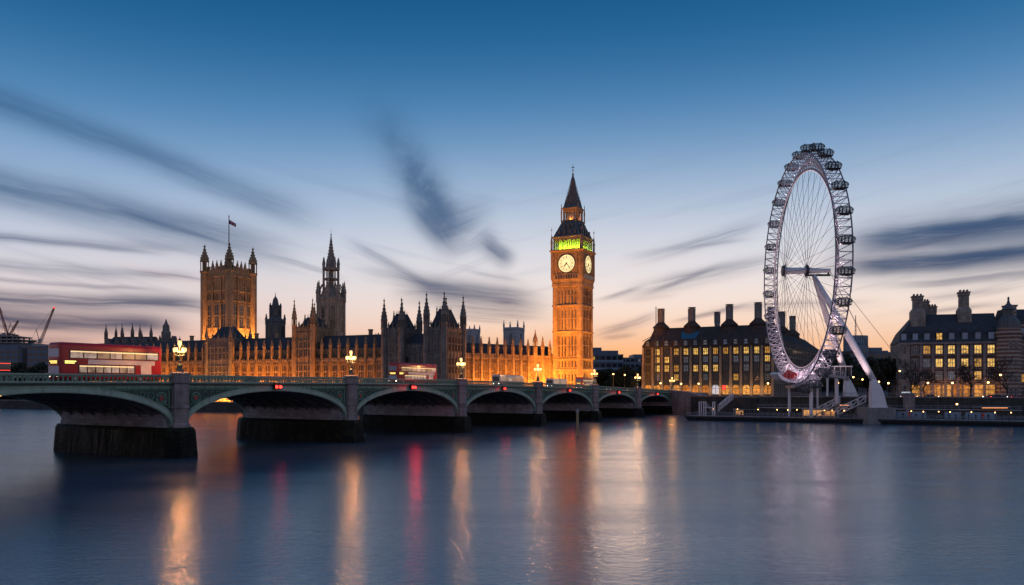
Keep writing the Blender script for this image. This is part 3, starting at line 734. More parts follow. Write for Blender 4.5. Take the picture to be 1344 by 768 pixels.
# ------------------------------------------------------------------ gothic palace
def pinnacle(mb, x, y, z0, w, h, n=4):
    rot = PI / 4 if n == 4 else PI / 8
    r = w * .5 * (1.414 if n == 4 else 1.08)
    zs = z0 + h * .42
    mb.lathe([(r, z0), (r, zs), (r * 1.3, zs + .04 * h), (r * 1.25, zs + .07 * h), (r * .62, z0 + h * .70), (r * .2, z0 + h * .94), (r * .42, z0 + h * .955), (r * .08, z0 + h)], x, y, n, rot)
    for k in range(n):                        # crockets up the edges
        q = rot + 2 * PI * k / n
        for f in (.25, .5, .75):
            rr = r * (1.2 - 1.0 * f); zz = zs + (h * .55) * f + .04 * h
            mb.lathe([(.02, zz - .05 * h), (w * .12, zz), (.02, zz + .05 * h)], x + rr * math.cos(q), y + rr * math.sin(q), 4)
def turret(mb, x, y, z0, z1, w, cap):
    """octagonal stair turret with an open lantern stage and a crocketed cap"""
    r = w / 2 * 1.08; rot = PI / 8
    mb.lathe([(r, z0), (r, z1 - w * 1.5), (r * 1.15, z1 - w * 1.4), (r * 1.15, z1 - w * 1.25), (r * .96, z1 - w * 1.2)], x, y, 8, rot)
    mb.lathe([(r * .55, z1 - w * 1.25), (r * .55, z1)], x, y, 8, rot)
    for k in range(8):
        q = rot + 2 * PI * k / 8
        px_, py_ = x + r * .93 * math.cos(q), y + r * .93 * math.sin(q)
        mb.lathe([(w * .085, z1 - w * 1.25), (w * .085, z1), (w * .10, z1 + w * .12), (.01, z1 + w * .62)], px_, py_, 4)
    h = cap
    mb.lathe([(r * 1.12, z1), (r * 1.12, z1 + .05 * h), (r * .95, z1 + .12 * h), (r * .88, z1 + .22 * h), (r * .55, z1 + .42 * h), (r * .28, z1 + .62 * h), (r * .14, z1 + .82 * h), (r * .34, z1 + .85 * h), (r * .30, z1 + .88 * h), (r * .06, z1 + .91 * h), (.05, z1 + h)], x, y, 8, rot)
    for k in range(8):
        q = rot + 2 * PI * k / 8
        for f, rr in ((.2, .95), (.34, .75), (.5, .5), (.66, .3)):
            mb.lathe([(.01, z1 + h * f - .12 * w), (w * .08, z1 + h * f), (.01, z1 + h * f + .14 * w)], x + rr * r * math.cos(q), y + rr * r * math.sin(q), 4)
def window_mesh(name, w, h, nm, nt_, glass, frame, depth=.22, arch=True):
    """stone-mullioned window: panes stand .05 proud of the wall behind, bars in front; origin bottom centre, faces -y"""
    mb = MB()
    mb.k = 0; mb.box(-w / 2, w / 2, -.05, .08, 0, h)
    mb.k = 1; t = min(.16, w * .07)
    for k in range(nm + 1):
        x = -w / 2 + w * k / nm; mb.box(x - t / 2, x + t / 2, -depth, .0, 0, h)
    for k in range(nt_ + 1):
        z = h * k / nt_; mb.box(-w / 2 - t / 2, w / 2 + t / 2, -depth * .9, .0, z - t / 2, z + t / 2)
    if arch:
        st = w / nm
        for k in range(nm):
            x = -w / 2 + st * (k + .5)
            for zz in [h] + ([h * .5] if nt_ > 1 else []):
                mb.extr([(x - st / 2, zz - st * .75), (x, zz), (x - st / 2, zz)], -depth * .8, -.03); mb.extr([(x + st / 2, zz - st * .75), (x + st / 2, zz), (x, zz)], -depth * .8, -.03)
    return mb.mesh(name, [glass, frame])
WM = {}
def wmesh(key, *a, **k):
    if key not in WM: WM[key] = window_mesh('window', *a, **k)
    return WM[key]
def battlement(mb, x0, x1, y0, y1, z, h, st):
    mb.box(x0, x1, y0, y1, z, z + h * .45)
    n = max(1, int((x1 - x0) / st))
    for k in range(n):
        xa = x0 + (x1 - x0) * (k + .2) / n; mb.box(xa, xa + (x1 - x0) * .6 / n, y0, y1, z + h * .45, z + h)

RA = C0 + RD * RF_LEN
def t_of(px):
    k = (px - 672) / F; return (-24.7 - 300 * k) / (.9095 + .4158 * k)
def rx(px): return RF_LEN - t_of(px)
def rf_world(x, y, z=0): p = RA + RD * (-x) + PN * y; return Vector((p.x, p.y, z))
def river_front():
    t = thing('palace_range', 'long low gothic palace range floodlit orange behind the left half of the bridge', 'palace', rf_world(0, 0), RF_ROT)
    L = RF_LEN - 27.5; bay = 4.25; n = int(L / bay); x0 = L - n * bay
    w = MB(); w.box(0, L, .45, 15, 3, 20.6); w.box(0, L, 1.4, 14, 20.6, 24.8); wo = w.build('wall', M['stone'], t)
    b = MB()
    for z in (10.6, 13.4, 19.6, 20.4): b.box(0, L, .12, .5, z, z + .35)
    b.box(0, L, 1.2, 1.45, 24.2, 24.8)
    battlement(b, 0, L, .05, .45, 20.75, 1.2, 1.1); battlement(b, 0, L, 1.1, 1.5, 24.8, .9, 1.1)
    b.build('string_course', M['stone'], wo)
    for k in range(n + 1):
        x = x0 + k * bay
        q = MB(); q.box(x - .52, x + .52, -.6, .5, 4, 12); q.box(x - .46, x + .46, -.45, .5, 12, 20.8); q.box(x - .36, x + .36, -.2, 1.45, 20.8, 24.4)
        for xx in (-.3, .3): q.box(x + xx - .07, x + xx + .07, -.68, -.4, 5, 20)
        pinnacle(q, x, .2, 24.4, .82, 5.6); q.build('buttress', M['stone'], t)
    for k in range(n):
        x = x0 + (k + .5) * bay
        link('window', wmesh('rf', 2.5, 5.4, 3, 2, M['glass'], M['stone']), t, (x, .45, 13.9))
        link('window', wmesh('rf2', 2.3, 2.4, 3, 1, M['win_dim'] if False else M['glass'], M['stone']), t, (x, 1.4, 21.4))
    lw = MB()
    for k in range(n):
        x = x0 + (k + .5) * bay; lw.box(x - 1.1, x + 1.1, .38, .46, 7.4, 10.2)
    s = lw.build('ground_floor_window', M['win_warm'], t); s['kind'] = 'stuff'
    # panel ribs that make the stone read as carved
    pr = MB()
    for k in range(n):
        for dx in (.72, 1.5, 2.75, 3.53): 
            x = x0 + k * bay + dx; pr.box(x - .06, x + .06, .25, .5, 10.9, 13.4)
        x = x0 + k * bay
        for dx in (.68, bay - .68): pr.box(x + dx - .09, x + dx + .09, .15, .5, 13.7, 19.6)
    pr.build('wall_rib', M['stone'], wo)
    r = MB(); r.extr([(0, 24.7), (0, 24.8), (L, 24.8), (L, 24.7)], 1.6, 13.8)
    r.add([(0, 1.8, 24.8), (L, 1.8, 24.8), (L, 7, 31.2), (0, 7, 31.2), (0, 12.5, 24.8), (L, 12.5, 24.8)], [(0, 1, 2, 3), (3, 2, 5, 4), (0, 3, 4), (1, 5, 2)])
    ro = r.build('roof', M['slate'], t)
    rr = MB()
    for k in range(int(L / 1.5)):
        x = k * 1.5 + .4; rr.rod((x, 6.95, 31.1), (x, 6.95, 32.0), .05, .02, 4)
    rr.box(0, L, 6.85, 7.05, 31.0, 31.3); rr.build('ridge_crest', M['dark_metal'], ro)
    for px in (232, 318, 345, 372, 470):
        x = rx(px); ch = MB()
        if x < L: ch.box(x - .6, x + .6, 8, 9.2, 26, 33.5); ch.box(x - .75, x + .75, 7.85, 9.35, 33, 33.6); ch.build('chimney', M['stone'], ro)
    # floodlights on the river terrace
    nl = 26; rl = random.Random(11)
    for k in range(nl):
        x = L * (k + .5) / nl
        lamp_light('AREA', 'terrace_floodlight', (x, -4.6, 4.7), 8600 * 12 / nl * rl.uniform(.35, 1.6), AMBER, t, 1.6, (x, .8, 13.5), .6)
    return t
river_front()

def pavilion(name, label, x0, x1, y0, dep, zw, zr, zt_, cap, tw=2.2, floors=((9, 4.5), (15.5, 6), (24, 5.5)), stone_m='stone_dark', extra=(), gable=True, zb=4, cat='tower', wins=None):
    t = thing(name, label, cat, rf_world((x0 + x1) / 2, y0), RF_ROT)
    w = x1 - x0; hx = w / 2
    b = MB(); b.box(-hx, hx, 0, dep, zb, zw); wall = b.build('wall', M[stone_m], t)
    s = MB()
    for z in [f[0] - .8 for f in floors] + [zw - 1.6, zw - .5]:
        if z < zb: continue
        s.box(-hx - .2, hx + .2, -.2, dep + .2, z, z + .35)
    for a in (0, 1):
        battlement(s, -hx, hx, (-.18 if a == 0 else dep - .1), (.12 if a == 0 else dep + .18), zw, 1.5, 1.3)
    s2 = MB()
    for xs in (-hx, hx):
        s2.M = Matrix.Translation((xs, dep / 2, 0)) @ Matrix.Rotation(PI / 2, 4, 'Z'); battlement(s2, -dep / 2, dep / 2, -.15, .15, zw, 1.5, 1.3)
    s.build('string_course', M[stone_m], wall); s2.build('parapet', M[stone_m], wall)
    # slim wall shafts
    q = MB()
    n = max(2, int(w / 2.1))
    for k in range(1, n): q.box(-hx + w * k / n - .14, -hx + w * k / n + .14, -.28, .02, zb, zw)
    n2 = max(2, int(dep / 2.4))
    for sx in (-hx, hx):
        for k in range(1, n2): q.box(sx - .28 if sx < 0 else sx - .02, sx + .02 if sx < 0 else sx + .28, dep * k / n2 - .14, dep * k / n2 + .14, zb, zw)
    q.build('wall_shaft', M[stone_m], wall)
    for z, h in floors:
        ww = w / n - .55
        for k in range(n):
            link('window', wmesh((name[:3], stone_m, round(ww, 1), h), ww, h, 2, 2, M['glass'], M[stone_m]), t, (-hx + w * (k + .5) / n, 0, z))
        w2 = dep / n2 - .7
        for k in range(n2):
            link('window', wmesh((name[:3], 's', stone_m, round(w2, 1), h), w2, h, 2, 2, M['glass'], M[stone_m]), t, (hx, dep * (k + .5) / n2, z), PI / 2)
    for cx, cy in [(-hx, 0), (hx, 0), (-hx, dep), (hx, dep)] + list(extra):
        u = MB(); turret(u, cx, cy, zb, zt_ - cap, tw, cap); u.build('turret', M[stone_m], t)
    r = MB()
    if zr > zw:
        m_ = .5
        z0 = zw + .1
        r.add([(-hx + m_, m_, z0), (hx - m_, m_, z0), (hx - m_, dep - m_, z0), (-hx + m_, dep - m_, z0), (-hx * .3, dep * .5 - dep * .18, zr), (hx * .3, dep * .5 - dep * .18, zr), (hx * .3, dep * .5 + dep * .18, zr), (-hx * .3, dep * .5 + dep * .18, zr)],
              [(0, 1, 5, 4), (1, 2, 6, 5), (2, 3, 7, 6), (3, 0, 4, 7), (4, 5, 6, 7), (0, 3, 2, 1)])
        ro = r.build('roof', M['slate'], t)
        c = MB()
        for k in range(5): c.rod((-hx * .3 + hx * .6 * k / 4, dep * .32, zr - .1), (-hx * .3 + hx * .6 * k / 4, dep * .32, zr + 1.3), .09, .03, 4); c.rod((-hx * .3 + hx * .6 * k / 4, dep * .68, zr - .1), (-hx * .3 + hx * .6 * k / 4, dep * .68, zr + 1.3), .09, .03, 4)
        c.rod((-hx * .3, dep * .32, zr + .6), (hx * .3, dep * .32, zr + .6), .05, n=4)
        for xs in (-hx * .62, hx * .62): pinnacle(c, xs, dep * .35, zw + .5, .7, (zr - zw) * .9 + 1.5)
        for fx in (-.5, 0, .5): pinnacle(c, hx * fx, .1, zw + .9, .5, 2.8)
        for fy in (.25, .5, .75): pinnacle(c, hx, dep * fy, zw + .9, .5, 2.8)
        c.build('roof_crest', M[stone_m], ro)
    return t
X = RF_LEN
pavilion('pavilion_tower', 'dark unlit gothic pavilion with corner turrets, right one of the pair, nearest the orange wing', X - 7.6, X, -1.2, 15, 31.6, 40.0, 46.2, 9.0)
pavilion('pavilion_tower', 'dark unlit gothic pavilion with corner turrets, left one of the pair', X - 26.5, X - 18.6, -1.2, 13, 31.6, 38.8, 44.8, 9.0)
lk = thing('palace_link', 'dark lower gothic wall joining the two dark turreted pavilions', 'palace', rf_world(X - 13.1, 1.0), RF_ROT)
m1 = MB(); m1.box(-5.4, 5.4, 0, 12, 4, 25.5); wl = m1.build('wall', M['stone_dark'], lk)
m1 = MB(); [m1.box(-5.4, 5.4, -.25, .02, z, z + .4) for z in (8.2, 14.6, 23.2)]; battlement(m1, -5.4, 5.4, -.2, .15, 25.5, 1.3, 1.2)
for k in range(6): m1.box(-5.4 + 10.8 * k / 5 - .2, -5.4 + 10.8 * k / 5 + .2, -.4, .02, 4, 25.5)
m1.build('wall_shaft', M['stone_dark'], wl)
for k in range(5):
    for z, h in ((9.2, 4.6), (15.6, 6.6)): link('window', wmesh(('lk', h), 1.5, h, 2, 2, M['glass'], M['stone_dark']), lk, (-5.4 + 10.8 * (k + .5) / 5, 0, z))
m1 = MB(); m1.add([(-5.4, 1, 25.6), (5.4, 1, 25.6), (5.4, 6, 31), (-5.4, 6, 31), (-5.4, 11, 25.6), (5.4, 11, 25.6)], [(0, 1, 2, 3), (3, 2, 5, 4), (0, 3, 4), (1, 5, 2)]); m1.build('roof', M['slate'], lk)
xa, xb = rx(388), rx(408)
pavilion('pavilion_tower', 'dim gothic gatehouse with two slim turrets at the left foot of the tall openwork spire', xa, xb + 1.5, -.8, 13, 33.5, 39, 46.5, 8.5, 1.9, floors=((9, 4), (14, 5.6), (23, 6)), stone_m='stone')
xa, xb = rx(273), rx(304)
pavilion('pavilion_tower', 'dark steep-roofed pavilion standing before the square flag tower', xa, xb, -.8, 12, 30.0, 36.5, 37.5, 6.0, 1.6, floors=((9, 4), (14, 5.4), (22.5, 5)))

# north wing up to the clock tower
NW0 = Vector((-18.5, 313.6)); NW1 = Vector((19.5, 347.0)); nd = (NW1 - NW0); NL = nd.length; nd.normalize()
def north_wing():
    t = thing('palace_wing', 'brightly floodlit orange gothic wing with a row of pinnacles running to the clock tower', 'palace', (NW0.x, NW0.y, 0), math.atan2(nd.y, nd.x))
    n = 12; bay = NL / n
    w = MB(); w.box(-3, NL, .4, 11, 4, 22.2); wo = w.build('wall', M['stone'], t)
    b = MB()
    for z in (8.0, 13.0, 20.0): b.box(-3, NL, .1, .45, z, z + .35)
    b.box(-3, NL, -.1, .45, 21.6, 22.2); battlement(b, -3, NL, .05, .4, 22.2, 1.5, .9)
    b.build('string_course', M['stone'], wo)
    pr = MB()
    for k in range(n):
        for j in range(1, 8):
            x = bay * (k + j / 8); pr.box(x - .07, x + .07, .1 if j % 2 else .2, .42, 5, 21.5)
    pr.build('wall_rib', M['stone'], wo)
    for k in range(n + 1):
        x = k * bay; q = MB(); big = (k == 9)
        q.box(x - .55, x + .55, -.55, .5, 4, 22.4)
        if big: turret(q, x, .3, 20, 29.5, 1.9, 5.2)
        else: pinnacle(q, x, .2, 22.3, 1.0, 8.2 if k != 10 else 9.5)
        q.build('buttress', M['stone'], t)
    for k in range(n):
        link('window', wmesh('nw', bay - 2.0, 6.0, 3, 2, M['glass'], M['stone']), t, (bay * (k + .5), .42, 13.6))
        link('window', wmesh('nw2', bay - 2.0, 3.6, 3, 1, M['glass'], M['stone']), t, (bay * (k + .5), .42, 8.7))
    r = MB(); r.add([(-3, 1.2, 22.3), (NL, 1.2, 22.3), (NL, 5.5, 28), (-3, 5.5, 28), (-3, 10.5, 22.3), (NL, 10.5, 22.3)], [(0, 1, 2, 3), (3, 2, 5, 4), (0, 3, 4), (1, 5, 2)]); r.build('roof', M['slate'], t)
    rl = random.Random(4)
    for k in range(9):
        x = NL * (k + .5) / 9
        lamp_light('AREA', 'yard_floodlight', (x, -6.5, 7.2), 8200 * 4 / 9 * rl.uniform(.55, 1.4), AMBER, t, 1.6, (x, 1.0, 16), .6)
north_wing()

# ------------------------------------------------------------------ clock tower
def clock_tower():
    cx, cy = at(752, 0, 345).x, 345.0
    th = -R(27)
    t = thing('clock_tower', 'tall floodlit orange gothic clock tower with two lit dials and a dark spire', 'clock tower', (cx, cy, 0), th)
    a = 6.55; ST = M['stone']
    core = MB(); core.sq([(a - .5, 3), (a - .5, 54.5)]); sh = core.build('shaft', ST, t)
    bands = [(6.0, 7.6), (17.2, 18.2), (21.8, 22.6), (33.2, 34.2), (44.2, 45.2), (52.6, 54.4)]
    b = MB()
    for z0, z1 in bands: b.sq([(a - .1, z0), (a + .3, z0 + .2), (a + .3, z1 - .25), (a - .2, z1)])
    b.build('string_course', ST, sh)
    cb = MB()
    for sx in (-1, 1):
        for sy in (-1, 1):
            cb.lathe([(1.25, 3), (1.25, 54)], sx * (a - .95), sy * (a - .95), 8, PI / 8)
            cb.box(sx * (a - .95) - .98, sx * (a - .95) + .98, sy * (a - .95) - .98, sy * (a - .95) + .98, 3, 52)
    cb.build('corner_buttress', ST, sh)
    rib = MB(); sl = MB(); slits = []
    def slit(k): m_ = MB(); m_.M = rotM(k * PI / 2); slits.append(m_); return m_
    stages = [(7.6, 17.2), (22.6, 33.2), (34.2, 44.2), (45.2, 52.6)]
    for k in range(4):
        rib.M = rotM(k * PI / 2); sl.M = rib.M
        y = -(a - .5)
        W2 = a - 1.95
        for j in range(7):
            x = -W2 + 2 * W2 * j / 6; d_ = .42 if j % 2 == 0 else .24; h_ = .22 if j % 2 == 0 else .11
            rib.box(x - h_, x + h_, y - d_, y + .1, 3, 53)
        for (z0, z1) in stages:
            for j in range(6):
                x = -W2 + 2 * W2 * (j + .5) / 6; w_ = W2 / 6 - .2
                # pointed blind heads
                rib.extr([(x - w_ - .1, z1 - 1.6), (x, z1 - .2), (x - w_ - .1, z1)], y - .2, y + .05); rib.extr([(x + w_ + .1, z1 - 1.6), (x + w_ + .1, z1), (x, z1 - .2)], y - .2, y + .05)
                rib.box(x - w_ - .1, x + w_ + .1, y - .18, y + .05, (z0 + z1) / 2 - .2, (z0 + z1) / 2 + .25)
                (slit(k) if k < 2 else sl).box(x - .2, x + .2, y - .05, y + .05, z0 + .6, z1 - 1.5)  # narrow windows, widened so dark glass stands for shade between the ribs
        for (z0, z1) in ((18.3, 21.7),):
            for j in range(6):
                x = -W2 + 2 * W2 * (j + .5) / 6; (slit(k) if k < 2 else sl).box(x - .22, x + .22, y - .05, y + .05, z0 + .4, z1 - .5)
    rib.build('wall_rib', ST, sh); [m_.build('slit_window_shade', M['glass'], sh) for m_ in slits]; sl.build('slit_window_shade', M['glass'], sh)['kind'] = 'stuff'
    # clock stage
    c = MB(); A = 7.1
    c.sq([(a + .1, 54.2), (A - .1, 55.6), (A, 55.8), (A + .1, 58.0), (A - .25, 58.2), (A - .25, 67.2), (A + .1, 67.3), (A + .55, 67.9), (A + .55, 68.3), (A, 68.5)])
    cs = c.build('clock_stage', ST, t)
    d = MB(); bl = MB()
    for k in range(4):
        d.M = rotM(k * PI / 2); bl.M = d.M; y = -(A - .25)
        for x in (-A + .75, A - .75): d.box(x - .62, x + .62, y - .42, y + .05, 56.2, 67.4); d.box(x - .25, x + .25, y - .6, y, 57, 67)
        for x in (-4.55, 4.55): d.box(x - .28, x + .28, y - .3, y + .05, 58.2, 66.9)
        d.box(-4.3, 4.3, y - .3, y + .05, 66.5, 67.2)
        d.box(-4.3, 4.3, y - .3, y + .05, 58.0, 58.3)
        for j in range(9):
            x = -4.6 + 9.2 * j / 8; bl.box(x - .3, x + .3, -A - .16, -A - .05, 56.1, 57.7); d.lathe([(.16, 55.8), (.16, 58.0)], x - .57, -A - .12, 5)
    d.build('stage_pier', ST, cs); bl.build('gallery_opening', M['glass'], cs)
    # four dials
    zc = 62.4; rd = 3.72
    dm = M['dial']
    for k in range(4):
        Mx = rotM(k * PI / 2) @ Matrix.Translation((0, -(A - .25), zc)) @ Matrix.Rotation(PI / 2, 4, 'X')
        e = MB(); e.M = Mx; e.lathe([(rd, .06), (rd, .16), (.01, .17)], 0, 0, 40); di = e.build('clock_dial', M['dial'], t)
        g = MB(); g.M = Mx
        for r_, th_ in ((rd + .12, .2), (rd * .80, .035), (rd * .56, .035)):
            g.path([(r_ * math.cos(q), r_ * math.sin(q), .2) for q in [2 * PI * i / 40 for i in range(41)]], th_, 5)
        for i in range(60):
            q = 2 * PI * i / 60; L_ = .2 if i % 5 else .34
            g.rod((rd * .83 * math.cos(q), rd * .83 * math.sin(q), .2), ((rd * .83 + L_) * math.cos(q), (rd * .83 + L_) * math.sin(q), .2), .02 if i % 5 else .04, n=4)
        g.build('dial_ring', M['dial_iron'], di)
        g = MB()
        for i in range(1, 13):
            word = ['I', 'II', 'III', 'IV', 'V', 'VI', 'VII', 'VIII', 'IX', 'X', 'XI', 'XII'][i - 1]
            g.M = Mx @ Matrix.Rotation(-2 * PI * i / 12, 4, 'Z')
            ws = [{'I': .16, 'V': .36, 'X': .36}[ch] for ch in word]; x = -sum(ws) / 2
            for ch, w_ in zip(word, ws):
                z0, z1 = rd * .585, rd * .775; xm = x + w_ / 2
                if ch == 'I': g.rod((xm, z0, .2), (xm, z1, .2), .045, n=4)
                if ch == 'V': g.rod((x + .03, z1, .2), (xm, z0, .2), .045, n=4); g.rod((x + w_ - .03, z1, .2), (xm, z0, .2), .045, n=4)
                if ch == 'X': g.rod((x + .03, z1, .2), (x + w_ - .03, z0, .2), .045, n=4); g.rod((x + w_ - .03, z1, .2), (x + .03, z0, .2), .045, n=4)
                x += w_
        g.build('numeral', M['dial_iron'], di)
        for nm, ang, L_, w_ in (('minute_hand', 23.5 * 6, rd * .86, .11), ('hour_hand', (7 + 23.5 / 60) * 30, rd * .55, .20)):
            g = MB(); g.M = Mx @ Matrix.Rotation(-R(ang), 4, 'Z'); g.add([(-w_, -.5, .26), (w_, -.5, .26), (w_ * 1.2, L_ * .7, .26), (0, L_, .26), (-w_ * 1.2, L_ * .7, .26), (-w_, -.5, .34), (w_, -.5, .34), (w_ * 1.2, L_ * .7, .34), (0, L_, .34), (-w_ * 1.2, L_ * .7, .34)],
                [(4, 3, 2, 1, 0), (5, 6, 7, 8, 9), (0, 1, 6, 5), (1, 2, 7, 6), (2, 3, 8, 7), (3, 4, 9, 8), (4, 0, 5, 9)])
            if nm == 'hour_hand': g.lathe([(.34, .2), (.34, .4), (.1, .45)], 0, 0, 10)
            g.build(nm, M['dial_iron'], di)
    # belfry, lit green from inside
    be = MB(); be.sq([(4.6, 68.4), (4.6, 73.6)]); bo = be.build('belfry', M['belfry_stone'], t)
    col = MB(); B = 6.35
    for k in range(4):
        col.M = rotM(k * PI / 2)
        for j in range(13):
            x = -B + .35 + 2 * (B - .35) * j / 12; r_ = .34 if j % 12 == 0 else (.2 if j % 2 == 0 else .12)
            col.lathe([(r_ * 1.4, 68.4), (r_, 68.8), (r_, 72.6), (r_ * 1.4, 72.9)], x, -B + .2, 6)
        for j in range(6):
            x = -B + .35 + 2 * (B - .35) * (j + .5) / 6; w_ = .95
            col.extr([(x - w_, 71.7), (x, 73.0), (x - w_, 73.0)], -B + .05, -B + .3); col.extr([(x + w_, 71.7), (x + w_, 73.0), (x, 73.0)], -B + .05, -B + .3)
    col.M = None
    col.sq([(B + .1, 72.9), (B + .1, 73.3), (B + .5, 73.8), (B + .5, 74.1), (B, 74.2)])
    col.build('belfry_arcade', M['stone_dark'], bo)
    for k in range(4):
        q = rotM(k * PI / 2)
        for (yy, zz, tz) in ((-5.7, 68.7, 72.5),):
            p = q @ Vector((0, yy, zz)); tg = q @ Vector((0, -4.6, tz))
            lamp_light('AREA', 'belfry_lamp', p, 1150, (.50, .85, .016), t, 10.5, tg, .5)
    for sx in (-1, 1):
        for sy in (-1, 1):
            q = MB(); pinnacle(q, sx * (A - .2), sy * (A - .2), 68.0, .8, 7.2, 8); q.rod((sx * (A - .2), sy * (A - .2), 75), (sx * (A - .2), sy * (A - .2), 78.2), .09, .05, 4); q.ball((sx * (A - .2), sy * (A - .2), 77), .32, 6, 4); q.build('pinnacle', M['stone_dark'], t)
    # lower roof, lantern, spire
    rf = MB(); rf.sq([(B + .35, 74.0), (B - .2, 74.6), (5.0, 77.2), (4.1, 79.2), (3.55, 80.6), (3.7, 80.8), (3.7, 81.2)]); lo = rf.build('lower_roof', M['leadroof'], t)
    dr = MB()
    for k in range(4):
        dr.M = rotM(k * PI / 2)
        for (zz, yy, xs) in ((75.0, -B + .15, (-3.6, -1.2, 1.2, 3.6)), (77.6, -4.95, (-1.7, 1.7, 0))):
            for x in xs: dr.extr([(x - .45, zz), (x + .45, zz), (x + .45, zz + 1.2), (x, zz + 2.0), (x - .45, zz + 1.2)], yy - .15, yy + 1.2)
        for s_ in (-1, 1):                      # rolls on the hips
            dr.rod((s_ * (B - .2), -B + .2, 74.6), (s_ * 5.0, -5.0, 77.2), .14, n=5); dr.rod((s_ * 5.0, -5.0, 77.2), (s_ * 3.6, -3.6, 80.6), .14, n=5)
    dr.build('dormer', M['dark_metal'], lo)
    la = MB(); la.sq([(2.3, 81.0), (2.3, 86.0)]); lc = la.build('lantern', M['belfry_stone'], t)
    lb = MB(); Lw = 3.2
    for k in range(4):
        lb.M = rotM(k * PI / 2)
        for j in range(6):
            x = -Lw + .25 + 2 * (Lw - .25) * j / 5; r_ = .3 if j in (0, 5) else .15
            lb.lathe([(r_ * 1.3, 81.1), (r_, 81.5), (r_, 85.0), (r_ * 1.4, 85.3)], x, -Lw + .15, 6)
    lb.M = None; lb.sq([(Lw + .1, 85.2), (Lw + .15, 86.0), (Lw + .45, 86.4), (Lw + .45, 86.7), (Lw, 86.9)])
    lb.sq([(Lw + .3, 81.0), (Lw + .3, 81.5)])
    for sx in (-1, 1):
        for sy in (-1, 1): pinnacle(lb, sx * (Lw + .55), sy * (Lw + .55), 80.6, .42, 8.2)
    lb.build('lantern_arcade', M['stone'], lc)
    lamp_light('POINT', 'lantern_lamp', (0, -2.75, 82.0), 120, AMBER, t, .2); lamp_light('POINT', 'lantern_lamp', (2.75, 0, 82.0), 120, AMBER, t, .2)
    sp = MB(); sp.sq([(Lw + .3, 86.7), (Lw - .25, 87.6), (2.05, 91.4), (1.15, 95.6), (.45, 100.0), (.2, 101.2)]); so_ = sp.build('spire', M['leadroof'], t)
    fi = MB(); fi.lathe([(.22, 101), (.55, 101.5), (.18, 101.9), (.12, 103), (.4, 103.3), (.1, 103.6), (.06, 106)], 0, 0, 8)
    fi.rod((-.9, 0, 104.6), (.9, 0, 104.6), .09, n=5); fi.rod((0, -.9, 104.6), (0, .9, 104.6), .09, n=5); fi.ball((0, 0, 104.6), .3, 8, 5); fi.build('finial', M['dark_metal'], t)
    sb = MB()
    for k in range(4):
        sb.M = rotM(k * PI / 2)
        for s_ in (-1, 1): sb.rod((s_ * (Lw - .25), -(Lw - .25), 87.6), (s_ * .45, -.45, 100), .12, .06, 4)
        for z, hw in ((88.6, 2.85), (92.0, 1.9)):
            for x in ((-.9, .9) if z < 90 else (0,)): sb.extr([(x - .3, z), (x + .3, z), (x + .3, z + .7), (x, z + 1.4), (x - .3, z + .7)], -hw - .05, -hw + .9)
    for z, hw in ((91.4, 2.1), (95.6, 1.2)): sb.sq([(hw, z), (hw + .08, z + .15), (hw - .1, z + .35)])
    sb.build('spire_rib', M['dark_metal'], so_)
    # floodlights
    fl = rotM(th, (cx, cy, 0))
    for nrm, dist, e1_, e2_ in ((Vector((0, -1, 0)), 40, 200000, 250000), (Vector((1, 0, 0)), 40, 95000, 90000)):
        base = fl @ (nrm * dist + Vector((0, 0, 7.6)))
        for (zt_, en, cone) in ((20, e1_, 60), (54, e2_, 48)):
            tg = fl @ (nrm * a); tg.z = zt_
            lamp_light('SPOT', 'tower_floodlight', base, en, AMBER, None, .5, tg, None, cone, .8)
    p = fl @ Vector((a + 3.5, 0, 7.5)); tg = fl @ Vector((a - .2, 0, 15)); lamp_light('AREA', 'tower_base_floodlight', p, 4500, (1, .50, .08), None, 5, tg, .6)
    p = fl @ Vector((0, -a - 3.5, 7.5)); tg = fl @ Vector((0, -a + .2, 15)); lamp_light('AREA', 'tower_base_floodlight', p, 500, AMBER, None, 6, tg, .6)
    return t
def dial_mat():
    m, T, b = principled('opal glass clock dial')
    tc = T.n('ShaderNodeTexCoord').outputs['Object']
    n = T.noise(tc, 1.3, 3)
    T.put(b.inputs['Emission Color'], T.ramp(n, [(.3, s2l((255, 218, 132))), (.7, s2l((255, 240, 188)))]))
    b.inputs['Emission Strength'].default_value = 1.1; b.inputs['Base Color'].default_value = (.25, .22, .15, 1)
    return m
M['dial'] = dial_mat()
M['dial_iron'] = mat('dial iron', (.06, .045, .03), .5, .2)
M['belfry_stone'] = mat('pale belfry stone', (.5, .48, .42), .8, .15, 1)
clock_tower()

